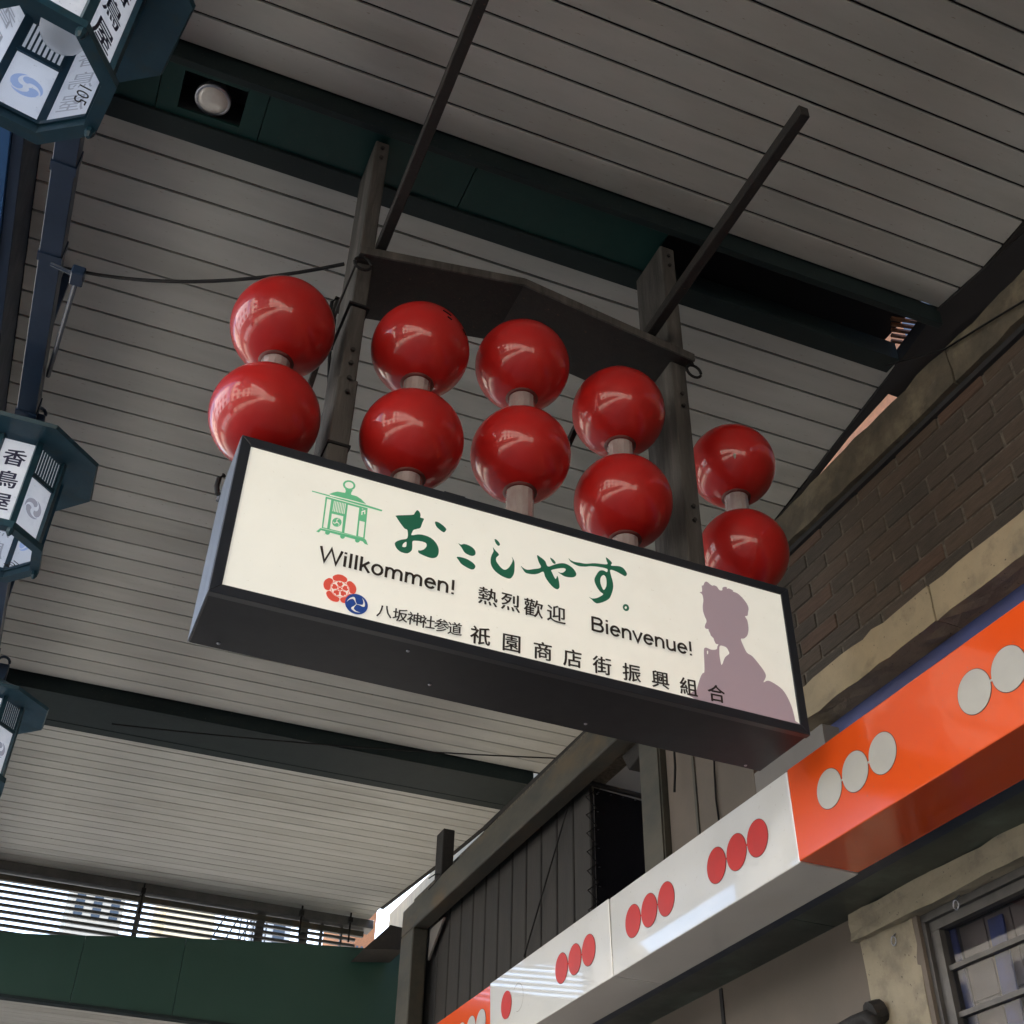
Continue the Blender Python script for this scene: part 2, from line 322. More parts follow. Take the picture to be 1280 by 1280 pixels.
b2 = crossbeam(11.43, 12.2, 7.45, 'dark green cross beam crossing the ceiling below the sign', rec=.003)
crossbeam(-3.88, -3.22, 7.45, 'dark green cross beam behind the photographer')
hx = at(1118, 412, 2, 7.85).x, at(1152, 412, 2, 7.85).x
mesh('inner_box', *join(boxg(2.7, hx[0], 3.6, 4.8, 7.85, 7.87), boxg(hx[1], 5.4, 3.6, 4.8, 7.85, 7.87)), M['dark'], b1)
og = []
for i in range(5):
    a = at(1114, 398 + i * 7, 2, 7.80); c = at(1156, 404 + i * 7, 2, 7.80)
    og.append(bar(a, c, .022, .02))
tag(mesh('slatted_panel', *join(*og), M['orangebrick']), 'small orange slatted panel seen through the open end of the green beam', 'panel')
# downlight in the beam
t = thing('downlight', (-.17, 4.15, 7.5), 'round frosted downlight in a square recess of the green beam', 'light')
x0, x1, y0, y1 = -.352, .012, 4.003, 4.262
mesh('recess_box', *join(boxg(x0 - .02, x0, y0, y1, 7.484, 7.70), boxg(x1, x1 + .02, y0, y1, 7.484, 7.70), boxg(x0 - .02, x1 + .02, y0 - .02, y0, 7.484, 7.70), boxg(x0 - .02, x1 + .02, y1, y1 + .02, 7.484, 7.70), boxg(x0 - .02, x1 + .02, y0 - .02, y1 + .02, 7.70, 7.72)), M['dark'], t)
mesh('lamp', *lathe([(.001, -.02), (.05, -.016), (.085, 0), (.095, .02), (.09, .05), (.06, .12), (.04, .2)], (-.17, 4.16, 7.50), 32), M['lens'], t, smooth=True)
mesh('lamp_ring', *lathe([(.085, .0), (.10, .0), (.10, .03), (.085, .03)], (-.17, 4.16, 7.498), 32), M['screw'], t, smooth=True)

# street-edge girder
t = thing('edge_girder', (-1.5, -8, 7.1), 'long girder tinted blue for lens flare along the street edge of the ceiling, far left', 'girder')
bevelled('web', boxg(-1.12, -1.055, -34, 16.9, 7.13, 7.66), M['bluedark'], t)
for a, b in ((-34, -8), (-8, -2), (-2, 3.2), (3.2, 7.2), (7.2, 11.6), (11.6, 16.9)):
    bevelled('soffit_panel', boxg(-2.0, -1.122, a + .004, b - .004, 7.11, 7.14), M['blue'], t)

# lantern rail and its hangers
t = thing('lantern_rail', (-.78, 0, 6.78), 'dark blue square rail the three lanterns hang from', 'rail')
for a, b in ((-1.0, 3.2), (3.2, 4.35), (4.35, 5.0), (5.0, 6.4), (6.4, 9.8), (9.8, 13.4), (13.4, 16)):
    bevelled('rail_section', boxg(-.84, -.72, a + .002, b - .002, 6.76, 6.90), M['bluedark'], t)
for y in (4.35, 5.0, 6.4, 9.8):
    mesh('joint_collar', *boxg(-.846, -.714, y - .03, y + .03, 6.752, 6.906), M['bluedark'], t)
for y in (1.2, 5.9, 9.4, 12.6):
    mesh('hanger', *bar((-.78, y, 6.90), (-.78, y, 7.62), .05, .05, (1, 0, 0)), M['bluedark'], t)

# ------------------------------------------------------------------ street lanterns
def octo(r, z, n=8, a0=PI / 8): return [(r * math.cos(a0 + 2 * PI * k / n), r * math.sin(a0 + 2 * PI * k / n), z) for k in range(n)]
def ringg(ro, ri, z0, z1, n=8):
    A, B, C_, D = octo(ro, z0), octo(ri, z0), octo(ri, z1), octo(ro, z1); V = A + B + C_ + D; Fc = []
    for k in range(n):
        j = (k + 1) % n
        Fc += [(k, j, n + j, n + k), (n + k, n + j, 2 * n + j, 2 * n + k), (2 * n + k, 2 * n + j, 3 * n + j, 3 * n + k), (3 * n + k, 3 * n + j, j, k)]
    return V, Fc
def tomoe_loops(cx, cy, R, sgn=1):
    """three comma shapes in a circle: round head, tail sweeping out along the rim"""
    L = []
    for k in range(3):
        a0 = PI / 2 + k * 2 * PI / 3; n = 14; A, B = [], []
        for i in range(n + 1):
            q = i / n; th = a0 + sgn * q * 1.95; rr = R * (.50 + .40 * q ** .8); w = R * (.31 * (1 - q) ** .9 if q > .12 else .31)
            w *= 1 if q > .12 else 1
            A.append((cx + (rr + w * .95 * (1 if q > .12 else 1)) * math.cos(th), cy + (rr + w * .95) * math.sin(th)))
            B.append((cx + (rr - w) * math.cos(th), cy + (rr - w) * math.sin(th)))
        hc = (cx + R * .50 * math.cos(a0), cy + R * .50 * math.sin(a0)); cap = []
        for i in range(1, 10):
            b_ = a0 + PI + sgn * PI * i / 10; cap.append((hc[0] + R * .31 * math.cos(b_), hc[1] + R * .31 * math.sin(b_)))
        L.append(A + B[::-1] + cap)
    return L
TZ = -.005
def lantern(loc, rz, number, label, chars_odd=False):
    t = thing('street_lantern', loc, label, 'lantern', 'octagonal lanterns along the street edge', rz=rz)
    RB, HB = .288, .64          # ring radius at the bottom and body height; origin at the bottom ring
    ap = math.cos(PI / 8)
    mesh('bottom_ring', *join(ringg(.333, .274, -.03, .015), ringg(.305, .264, .015, .035)), M['teal'], t, local=True)
    for k in range(4):
        a = PI / 8 + k * PI / 2; mesh('foot_knob', *tube([((RB + .02) * math.cos(a), (RB + .02) * math.sin(a), -.03), ((RB + .02) * math.cos(a), (RB + .02) * math.sin(a), -.055), ((RB + .02) * math.cos(a), (RB + .02) * math.sin(a), -.075)], [.022, .02, .008]), M['teal'], t, local=True)
    gl = mesh('bottom_glass', *[octo(.272, .018), [tuple(range(8))[::-1]]], M['glass'], t, local=True)
    # roof: brim plus cap
    prof = [(.50, HB + .0), (.51, HB + .025), (.42, HB + .07), (.27, HB + .15), (.12, HB + .24), (.05, HB + .27)]
    V = []; Fc = []
    for r, z in prof: V += octo(r, z)
    for j in range(len(prof) - 1):
        for k in range(8): Fc.append((j * 8 + k, j * 8 + (k + 1) % 8, (j + 1) * 8 + (k + 1) % 8, (j + 1) * 8 + k))
    Fc.append(tuple(range(40, 48))); b = len(V); V += octo(.27, HB + .012) + octo(.50, HB)
    Fc += [(b + k, b + (k + 1) % 8, b + 8 + (k + 1) % 8, b + 8 + k) for k in range(8)]; Fc.append(tuple(range(b, b + 8)))
    mesh('roof', V, Fc, M['teal'], t, local=True)
    ft = bevelled('finial', boxg(-.06, .06, -.06, .06, HB + .26, HB + .42), M['bluedark'], t, .01, local=True)
    mesh('finial_ring', *tube([(.05 * math.cos(a), 0, HB + .46 + .05 * math.sin(a)) for a in [i * PI / 8 for i in range(17)]], .012), M['bluedark'], t, local=True)
    mesh('bulb', *sphereg((.05, .05, .40), .10, 24, 16), M['globe'], t, smooth=True, local=True)
    mesh('bulb_neck', *lathe([(.05, .49), (.045, .6), (.045, HB)], (.05, .05, 0), 12), M['teal'], t, smooth=True, local=True)
    for k in range(8):       # corner posts
        a = PI / 8 + k * PI / 4; c, s = math.cos(a), math.sin(a)
        mesh('corner_post', *bar(((RB) * c, RB * s, .03), (RB * c, RB * s, HB + .01), .036, .03, (c, s, 0)), M['teal'], t, local=True)
    w = 2 * RB * math.sin(PI / 8) - .03
    for k in range(8):
        a = k * PI / 4; n = Vector((math.cos(a), math.sin(a), 0)); s = Vector((-math.sin(a), math.cos(a), 0)); c0 = n * (RB * ap - .004)
        def P(u, z, d=0): return c0 + s * u + n * d + Vector((0, 0, z))
        def quad(u0, u1, z0, z1, d0, d1): return prism([P(u0, z0, d0), P(u1, z0, d0), P(u1, z1, d0), P(u0, z1, d0)], n * (d1 - d0))
        odd = (k % 2 == 1)
        pn = mesh('side_pane', *quad(-w / 2, w / 2, .035, HB - .01, -.002, .002), M['pane'], t, local=True)
        if odd == chars_odd:
            for q, ch in enumerate('香鳥屋'):
                gV, gF = textgeo(ch, .135, .0035, .06)
                mesh('lettering', [P(x, .50 - q * .17 + y, -.0035) for x, y in gV], gF, M['ghost2'], pn, local=True)
                mesh('lettering', *join(*[([P(x + dx, .50 - q * .17 + y + dy, .003 + k_ * .0003) for x, y in gV], gF) for k_, (dx, dy) in enumerate(((-.003, 0), (.003, 0), (0, .002), (0, -.002)))]), M['ltext'], pn, local=True)
        else:
            zt = .42
            mesh('crossbar', *quad(-w / 2, w / 2, zt - .015, zt + .015, -.012, .014), M['teal'], t, local=True)
            bars = [quad(-w / 2 + w * (i + .5) / 9 - .004, -w / 2 + w * (i + .5) / 9 + .004, zt + .016, HB - .01, -.010, .012) for i in range(9)]
            mesh('grille_bars', *join(*bars), M['teal'], t, local=True)
            gV, gF = fill2d(tomoe_loops(0, 0, .075))
            mesh('emblem', [P(x, .22 + y, .0035) for x, y in gV], gF, M['ltomoe'], pn, local=True)
            mesh('emblem', [P(x, .22 + y, -.0035) for x, y in gV], gF, M['ghost'], pn, local=True)
    gV, gF = textgeo(number, .07) if number else ([], [])
    ca, sa = math.cos(NUM[2]), math.sin(NUM[2]); k_ = 0 if chars_odd else PI / 4
    def NP(x, y):      # flat print on the glass, read from below
        u, v = NUM[0] + x * ca + y * sa, NUM[1] + x * sa - y * ca
        return (u * math.cos(k_) - v * math.sin(k_), u * math.sin(k_) + v * math.cos(k_), .0165)
    if gV: mesh('number', [NP(x, y) for x, y in gV], gF, M['ink'], gl, local=True)
    return t
def _num():
    zc = 5.745 + .0165; o = at(103, 119, 2, zc); d = at(99.5, 127, 2, zc) - o; c, s_ = math.cos(-.19), math.sin(-.19)
    r = o - Vector((-.80, 3.07, zc)); return (r.x * c - r.y * s_, r.x * s_ + r.y * c, math.atan2(d.y, d.x) - .19)
NUM = _num()
lantern((-.80, 3.07, 5.745), .19, '105', 'large teal octagonal lantern numbered 105 in the top left corner', True)
lantern((-.725, 6.485, 5.765), -.02, '104', 'teal octagonal lantern numbered 104 halfway down the left edge')
lantern((-.67, 9.93, 5.765), .03, '', 'teal octagonal lantern lower down the left edge, beside the second green beam')
lantern((-.80, 13.6, 5.77), .0, '', 'farthest lantern, a dark tip in front of the bright louvre at the left edge')

# ------------------------------------------------------------------ sign gantry
t = thing('sign_gantry', (1.7, 4.1, 4.9), 'weathered timber gantry with two posts and a bent roof board above the red balls', 'gantry')
for xa, xb in ((.75, .83), (2.60, 2.695)):
    bevelled('post', boxg(xa, xb, 4.0, 4.32, 5.55 if xa < 1 else 4.9, 7.46), M['post'], t, .006)
    if xa < 1:
        bevelled('post_sleeve', boxg(xa - .008, xb + .008, 3.99, 4.33, 4.9, 5.55), M['post'], t, .006)
        mesh('pipe_strap', *boxg(xa - .014, xb + .014, 3.984, 4.336, 6.05, 6.065), M['wire'], t)
        mesh('pipe_strap', *boxg(xa - .014, xb + .014, 3.984, 4.336, 5.12, 5.135), M['wire'], t)
for (x_, zz_) in ((.79, 7.30), (.79, 5.45), (.79, 5.65), (2.648, 7.28), (2.648, 5.3), (2.648, 6.1)):
    for dz in (0, .09): mesh('bolt', *tube([(x_, 3.985 if zz_ < 5.6 and x_ < 1 else 3.995, zz_ + dz), (x_, 3.972 if zz_ < 5.6 and x_ < 1 else 3.982, zz_ + dz)], .012, 6), M['brace'], t)
L_, Mi, R_ = (.74, 6.375), (1.66, 6.565), (2.71, 6.42)
for (a, b) in ((L_, Mi), (Mi, R_)):
    bevelled('roof_board', prism([(a[0], 3.935, a[1]), (b[0], 3.935, b[1]), (b[0], 3.935, b[1] + .035), (a[0], 3.935, a[1] + .035)], (0, .45, 0)), M['brace'], t, .002)
    d = [(a[0], 3.92, a[1] - .012), (b[0], 3.92, b[1] - .012), (b[0], 3.92, b[1] + .045), (a[0], 3.92, a[1] + .045)]
    bevelled('lip', prism(d, (0, .013, 0)), M['post'], t, .002)
bevelled('arm', bar((.865, 4.04, 6.58), (.83, 1.9, 6.60), .055, .07), M['brace'], t, .004)
bevelled('arm', bar((2.47, 4.06, 6.60), (2.455, 2.43, 6.60), .055, .07), M['brace'], t, .004)
for (x, y, z) in ((.765, 3.93, 6.30), (2.70, 3.93, 6.33)):
    mesh('eye_ring', *tube([(x + .045 * math.cos(a), y, z + .045 * math.sin(a)) for a in [i * PI / 8 for i in range(17)]], .008), M['wire'], t)
    mesh('eye_hook', *tube([(x, y, z + .045), (x, y + .01, z + .09), (x, y + .01, z + .12)], .007), M['wire'], t)
mesh('back_stay', *bar(at(424, 372, 1, 4.4), at(384, 492, 1, 4.75), .03, .03), M['brace'], t)
mesh('back_stay', *bar(at(722, 530, 1, 4.4), at(708, 560, 1, 4.5), .03, .03), M['brace'], t)

# ------------------------------------------------------------------ skewers of red balls
_u, _l = at(915, 583, 1, 4.33), at(931, 692.5, 1, 4.33)
BALLS = [(.45, 5.80, 5.215, 'red ball pair left of the left timber post, at the far left of the row'),
         (1.143, 5.94, 5.33, 'red ball pair just right of the left post, upper ball with black scratches'),
         (1.707, 6.065, 5.44, 'middle red ball pair, standing highest on a long clear stem'),
         (2.272, 5.95, 5.33, 'red ball pair just left of the right timber post'),
         (_u.x, _u.z, _l.z, 'red ball pair right of the right post, upper ball with a scrap of grey tape')]
for i, (x, zt, zb, lab) in enumerate(BALLS):
    by = 4.33 if i == 4 else 4.05
    t = thing('ball_skewer', (x, by, 4.9), lab, 'ornament', 'pairs of red balls on stems above the sign')
    for z in (zt, zb):
        b = mesh('ball', *sphereg((x, by, z), .25, 64, 40), M['ball'], t, smooth=True)
        mesh('neck_shade_ring', *lathe([(.069, -.246), (.084, -.2385), (.082, -.232)], (x, by, z), 24), M['neck_shade'], b, smooth=True)  # dark ring painted as the shade where stem meets ball
        if i == 1 and z == zt:
            for (u, v, l) in ((548, 398, 9), (552, 405, 5), (577, 412, 10)):
                mesh('scratch', *tube([sp for sp in [(Vector((x, by, z)) + (at(u + k * l, v + k * l * .5, 1, 3.86) - Vector((x, by, z))).normalized() * .2507) for k in (0, .5, 1)]], .005, 5), M['wire'], b)
        if i == 4 and z == zt:
            c = Vector((x, by, z)); q = [c + (at(u, v, 1, 3.86) - c).normalized() * .2515 for u, v in ((920, 543), (926, 544), (927, 552), (925, 559), (919, 548))]
            mesh('tape_scrap', *prism(q, (0, -.001, 0)), M['tape'], b)
    nf = 14
    mesh('stem', *lathe([(.068, 4.5 if i == 4 else 4.90), (.068, zt - .22)], (x, by, 0), nf), M['tube'], t)
    if i == 4: mesh('clamp', *boxg(x - .09, x + .09, 4.25, 4.41, 4.52, 4.56), M['brace'], t)

# ------------------------------------------------------------------ lightbox sign
SX0, SX1, SZ0, SZ1, SY = .351, 3.049, 4.105, 4.90, 3.842
t = thing('lightbox_sign', (1.7, 4.05, SZ0), 'long lightbox sign with a cream face, green Japanese greeting and a mauve silhouette', 'sign')
bevelled('casing', boxg(SX0 + .003, SX1 - .003, SY + .03, SY + .405, SZ0 + .002, SZ1 - .002), M['casing'], t, .004)
mesh('side_panel', *boxg(SX0 - .002, SX0 + .002, SY + .012, SY + .404, SZ0 + .004, SZ1 - .004), M['silver'], t)
FW = .045
def frame_bar(a, b, c, d): bevelled('trim', prism([(a[0], SY, a[1]), (b[0], SY, b[1]), (c[0], SY, c[1]), (d[0], SY, d[1])], (0, .034, 0)), M['frame'], t, .0018)
O = [(SX0, SZ0), (SX1, SZ0), (SX1, SZ1), (SX0, SZ1)]; I = [(SX0 + FW, SZ0 + FW), (SX1 - FW, SZ0 + FW), (SX1 - FW, SZ1 - FW), (SX0 + FW, SZ1 - FW)]
for k in range(4): frame_bar(O[k], O[(k + 1) % 4], I[(k + 1) % 4], I[k])
face = mesh('face_panel', *boxg(SX0 + FW - .01, SX1 - FW + .01, SY + .008, SY + .014, SZ0 + FW - .01, SZ1 - FW + .01), M['face'], t)
for (x, y) in ((312, 749), (273, 804.6), (537, 856), (510, 814), (780, 867), (732, 905), (989, 918), (932, 957), (1000, 900)):
    p = at(x, y, 2, SZ0)
    if SX0 < p.x < SX1 and SY + .03 < p.y < SY + .4: mesh('screw', *lathe([(.001, -.004), (.006, -.003), (.008, .0)], (p.x, p.y, SZ0 + .001), 10), M['screw'], t)
mesh('hinge_clip', *boxg(1.26, 1.36, SY + .01, SY + .04, SZ1, SZ1 + .012), M['frame'], t)
mesh('cable_loop', *tube([at(x, y, 1, SY + .40) for x, y in ((280, 594), (274, 598), (271, 608), (272, 617), (275, 620))], .012), M['wire'], t)
mesh('cable_clip', *tube([at(x, y, 1, SY + .40) for x, y in ((276, 614), (274, 622), (272, 626))], .009), M['silver'], t)

YL = [SY + .0078]
def step(): YL[0] -= .00006; return YL[0]
def art(name, loops, m, parent=face, smooth=4, sub=None):
    """outlines given as points on the sign face (x, z)"""
    if smooth: loops = [catmull(l, smooth) for l in loops]
    V, Fc = fill2d(loops); y = step()
    return mesh(name, [(a, y, b) for a, b in V], Fc, m, parent)
def Zm(ox, oy, s):
    def f(pts): 
        r = []
        for x, y in pts:
            p = at(ox + x / s, oy + y / s, 1, SY + .0075); r.append((p.x, p.z))
        return r
    return f
z1 = Zm(490, 630, 12.8)
art('brush_lettering', [z1([(65, 185), (200, 178), (340, 170), (365, 140), (403, 98), (440, 125), (458, 175), (455, 215), (510, 237), (485, 300), (455, 378), (400, 398), (345, 415), (325, 450), (315, 498), (430, 485), (540, 505), (640, 555), (710, 630), (745, 710), (745, 790), (710, 850), (640, 865), (560, 845), (440, 790), (418, 760), (430, 735), (445, 745), (500, 730), (545, 690), (555, 650), (535, 620), (470, 597), (390, 588), (330, 597), (325, 680), (315, 740), (270, 780), (220, 788), (140, 765), (75, 710), (45, 640), (70, 600), (150, 570), (245, 545), (247, 420), (200, 390), (130, 300), (75, 215)]),
    z1([(230, 605), (180, 635), (165, 680), (200, 690), (228, 675)])], M['dgreen'])
art('brush_lettering', [z1([(688, 285), (740, 290), (820, 345), (868, 400), (850, 440), (820, 450), (750, 400), (705, 350)])], M['dgreen'])
z2 = Zm(560, 660, 12.8)
art('brush_lettering', [z2([(165, 245), (210, 265), (260, 255), (340, 280), (400, 320), (437, 370), (435, 425), (390, 447), (330, 430), (265, 390), (215, 310)])], M['dgreen'])
art('brush_lettering', [z2([(140, 465), (200, 465), (300, 495), (390, 550), (435, 600), (430, 640), (395, 663), (340, 650), (220, 580), (170, 515)])], M['dgreen'])
art('brush_lettering', [z2([(745, 180), (775, 185), (815, 225), (832, 265), (810, 285), (785, 270), (760, 235)])], M['dgreen'])
art('brush_lettering', [z2([(718, 310), (760, 360), (815, 425), (775, 470), (768, 515), (790, 560), (850, 635), (910, 668), (965, 640), (1015, 570), (1035, 510), (1020, 465), (1040, 490), (1065, 560), (1060, 700), (1035, 770), (990, 810), (920, 795), (830, 750), (740, 675), (690, 590), (682, 500), (700, 430), (728, 370)])], M['dgreen'])
z3 = Zm(640, 660, 12.8)
art('brush_lettering', [z3([(400, 437), (460, 470), (530, 530), (575, 615), (680, 585), (790, 563), (880, 580), (970, 640), (1025, 720), (1015, 770), (960, 790), (860, 780), (790, 745), (732, 700), (770, 715), (820, 712), (860, 670), (835, 643), (760, 645), (635, 672), (640, 710), (690, 810), (710, 800), (722, 765), (740, 800), (758, 900), (755, 960), (715, 980), (650, 940), (580, 860), (530, 780), (500, 700), (420, 730), (340, 740), (260, 730), (210, 710), (170, 655), (142, 605), (190, 645), (250, 668), (340, 658), (460, 632), (425, 540)])], M['dgreen'])
art('brush_lettering', [z3([(610, 475), (650, 495), (695, 545), (690, 575), (655, 560), (625, 515)])], M['dgreen'])
z4 = Zm(700, 680, 12.8)
art('brush_lettering', [z4([(138, 225), (165, 255), (230, 285), (320, 300), (420, 315), (560, 308), (750, 325), (745, 270), (733, 215), (775, 240), (820, 285), (832, 310), (818, 345), (940, 355), (1010, 385), (1060, 450), (1070, 490), (1040, 515), (990, 490), (900, 440), (805, 415), (815, 500), (845, 610), (850, 700), (830, 780), (790, 870), (700, 925), (600, 950), (550, 930), (510, 890), (465, 848), (520, 872), (600, 860), (690, 805), (640, 760), (580, 670), (550, 570), (590, 480), (640, 425), (700, 425), (750, 450), (755, 400), (640, 370), (500, 355), (400, 363), (290, 350), (190, 300), (150, 260)]),
    z4([(700, 497), (735, 540), (745, 620), (735, 690), (700, 735), (665, 680), (643, 600), (655, 530)])], M['dgreen'])
def ell(cx, cy, rx, ry, n=16, rot=0): return [(cx + rx * math.cos(2 * PI * k / n) * math.cos(rot) - ry * math.sin(2 * PI * k / n) * math.sin(rot), cy + rx * math.cos(2 * PI * k / n) * math.sin(rot) + ry * math.sin(2 * PI * k / n) * math.cos(rot)) for k in range(n)]
art('brush_lettering', [z4(ell(1055, 1018, 48, 58, rot=-.5)), z4(ell(1052, 1018, 18, 22))], M['dgreen'])

# mint lantern emblem
z5 = Zm(385, 595, 12.8); lg = M['lgreen']
em = mesh('lantern_emblem', *[[(1.0, YL[0], 4.6), (1.0, YL[0], 4.6001), (1.0001, YL[0], 4.6)], [(0, 1, 2)]], lg, face)
def e5(loops, m=lg, smooth=0): 
    L2 = [z5(l) for l in loops]
    if smooth: L2 = [catmull(l, smooth) for l in L2]
    V, Fc = fill2d(L2); y = step(); EV.append(([(a, y, b) for a, b in V], Fc, m))
EV = []
e5([ell(658, 148, 102, 78, rot=.25), ell(658, 148, 70, 52, rot=.25)])
e5([[(592, 200), (715, 228), (690, 272), (690, 308), (590, 278), (605, 238)]])
e5([[(335, 292), (400, 265), (470, 250), (590, 270), (690, 300), (780, 325), (850, 370), (930, 452)]])
e5([[(65, 235), (340, 308), (640, 388), (935, 465), (1190, 545), (1178, 568), (60, 250)]])
e5([[(283, 330), (955, 515), (905, 1002), (218, 832)], [(305, 365), (370, 383), (305, 838), (242, 822)], [(380, 602), (565, 645), (540, 895), (348, 848)], [(637, 460), (820, 510), (770, 960), (580, 908)], [(824, 715), (908, 738), (882, 985), (800, 962)]])
e5([[(195, 835), (905, 1003), (930, 1030), (960, 1108), (905, 1085), (875, 1048), (205, 868), (175, 905), (130, 890)]])
for cx, cy in ((312, 905), (552, 968), (790, 1030)): e5([ell(cx, cy, 40, 38, 12)])
e5([ell(460, 742, 77, 72, 18)])
e5([[(350, 312), (640, 372), (925, 452), (925, 460), (640, 386), (350, 322)]], M['cream'])
for i in range(8):
    a = (415 + i * 25.5, 400 + i * 6.2); b = (390 + i * 25.5, 565 + i * 6.4)
    e5([[a, (a[0] + 12, a[1] + 3), (b[0] + 12, b[1] + 3), b]], M['cream'])
e5([[(855, 565), (915, 545), (915, 612), (900, 616), (898, 575), (872, 580), (868, 628), (852, 624)]], M['cream'])
e5([[(860, 522), (885, 530), (882, 540), (862, 534)]], M['cream'])
for k in range(3):
    a = 2 * PI * k / 3 + .4; e5([[(460 + 8 * math.cos(a + q), 742 + 8 * math.sin(a + q)) for q in (1.5, -1.5)] + [(460 + r * math.cos(a + o_), 742 + r * math.sin(a + o_)) for r, o_ in ((40, .0), (62, .45), (66, .9), (50, .5), (34, .3))]], M['cream'])
def finish(obj, sets):
    mats = []; V = []; Fc = []; mi = []
    for v, f, m_ in sets:
        if m_ not in mats: mats.append(m_)
        b = len(V); V += v; Fc += [tuple(i + b for i in q) for q in f]; mi += [mats.index(m_)] * len(f)
    off = Vector((0, 0, 0)); p = obj.parent
    while p is not None: off += p.location; p = p.parent
    me = bpy.data.meshes.new(obj.name); me.from_pydata([tuple(Vector(v) - off) for v in V], [], Fc)
    for m_ in mats: me.materials.append(m_)
    me.polygons.foreach_set('material_index', mi); obj.data = me
finish(em, EV)
# red flower crest and blue three-comma crest
def crest(name, centre, edge):
    c = at(*centre, 1, SY + .0075); e = at(*edge, 1, SY + .0075); return c.x, c.z, math.hypot(c.x - e.x, c.z - e.z)
cx, cz, R = crest('f', (424.7, 736.6), (421.7, 719.3)); EV = []
def e6(loops, m_):
    V, Fc = fill2d(loops); y = step(); EV.append(([(a, y, b) for a, b in V], Fc, m_))
pol = lambda r, d: (cx + r * math.cos(math.radians(d)), cz + r * math.sin(math.radians(d)))
fl = mesh('flower_crest', *[[(1.0, YL[0], 4.6), (1.0, YL[0], 4.6001), (1.0001, YL[0], 4.6)], [(0, 1, 2)]], M['red_ink'], face)
for k in range(5):
    a = 90 + 72 * k + 6
    e6([catmull([pol(.64 * R, a - 30), pol(.8 * R, a - 34), pol(.97 * R, a - 27), pol(1.05 * R, a - 12), pol(1.07 * R, a), pol(1.05 * R, a + 12), pol(.97 * R, a + 27), pol(.8 * R, a + 34), pol(.64 * R, a + 30), pol(.62 * R, a)], 3)], M['red_ink'])
    e6([[pol(.18 * R, a - 20), pol(.42 * R, a - 28), pol(.55 * R, a - 12), pol(.47 * R, a), pol(.55 * R, a + 12), pol(.42 * R, a + 28), pol(.18 * R, a + 20)]], M['red_ink'])
    e6([[pol(.52 * R, a + 22), pol(.60 * R, a + 36), pol(.52 * R, a + 50), pol(.565 * R, a + 36)]], M['red_ink'])
    e6([[pol(.05 * R, a - 90), pol(.24 * R, a + 33), pol(.24 * R, a + 39), pol(.05 * R, a + 90)]], M['red_ink'])
e6([[pol(.60 * R, d) for d in range(0, 360, 12)], [pol(.575 * R, d) for d in range(0, 360, 12)]], M['red_ink'])
e6([[pol(.08 * R, d) for d in range(0, 360, 30)]], M['red_ink'])
finish(fl, EV)
cx, cz, R = crest('t', (445.3, 755.6), (443.1, 743.2)); EV = []
tm = mesh('comma_crest', *[[(1.0, YL[0], 4.6), (1.0, YL[0], 4.6001), (1.0001, YL[0], 4.6)], [(0, 1, 2)]], M['blue_ink'], face)
e6([[pol(R * 1.03, d) for d in range(0, 360, 10)]], M['blue_ink'])
for k in range(3):
    a = 118 + 120 * k
    e6([catmull([pol(.02 * R, a + 60), pol(.30 * R, a + 8), pol(.55 * R, a + 12), pol(.72 * R, a + 38), pol(.88 * R, a + 62), pol(.80 * R, a + 30), pol(.74 * R, a + 0), pol(.58 * R, a - 10), pol(.28 * R, a - 6), pol(.02 * R, a - 60)], 3)], M['white_ink'])
finish(tm, EV)
# silhouette
h = Zm(860, 720, 12.8); bd = Zm(860, 800, 8.533)
sil = h([(180, 262), (216, 258), (218, 205), (215, 160), (240, 155), (262, 105), (300, 98), (350, 140), (385, 160), (410, 155), (455, 175), (490, 225), (520, 238), (545, 230), (545, 195), (575, 180), (610, 182), (620, 210), (650, 205), (710, 235), (715, 255), (780, 280), (850, 340), (930, 440), (962, 520), (955, 580), (945, 640), (905, 650), (940, 710), (958, 800), (960, 880), (940, 960), (890, 1005), (840, 1012), (870, 1100)]) \
    + bd([(625, 140), (680, 175), (760, 270), (815, 350), (825, 400), (800, 455), (850, 437), (920, 470), (1000, 530), (1060, 620), (1110, 740)])
bl = at(868.4, 872.4, 1, SY + .0075); br = at(994, 904, 1, SY + .0075); zb = SZ0 + FW + .001
sil += [(br.x, zb + .012), (br.x + .002, zb), (bl.x, zb)]
sil += bd([(90, 530), (125, 410), (150, 360), (170, 345), (170, 250), (165, 110), (185, 85), (215, 95), (250, 108), (300, 103), (310, 70), (320, 50)])
sil += h([(440, 1090), (410, 1030), (400, 1000), (360, 960), (350, 930), (325, 880), (320, 855), (285, 850), (262, 820), (275, 770), (290, 740), (285, 700), (265, 660), (235, 570), (230, 480), (240, 390), (225, 310), (205, 285)])
art('silhouette', [sil, bd([(337, 64), (400, 80), (425, 115), (435, 150), (390, 190), (355, 272), (335, 190), (330, 130)]), bd([(198, 122), (210, 120), (210, 150), (200, 154)])], M['mauve'], smooth=3)
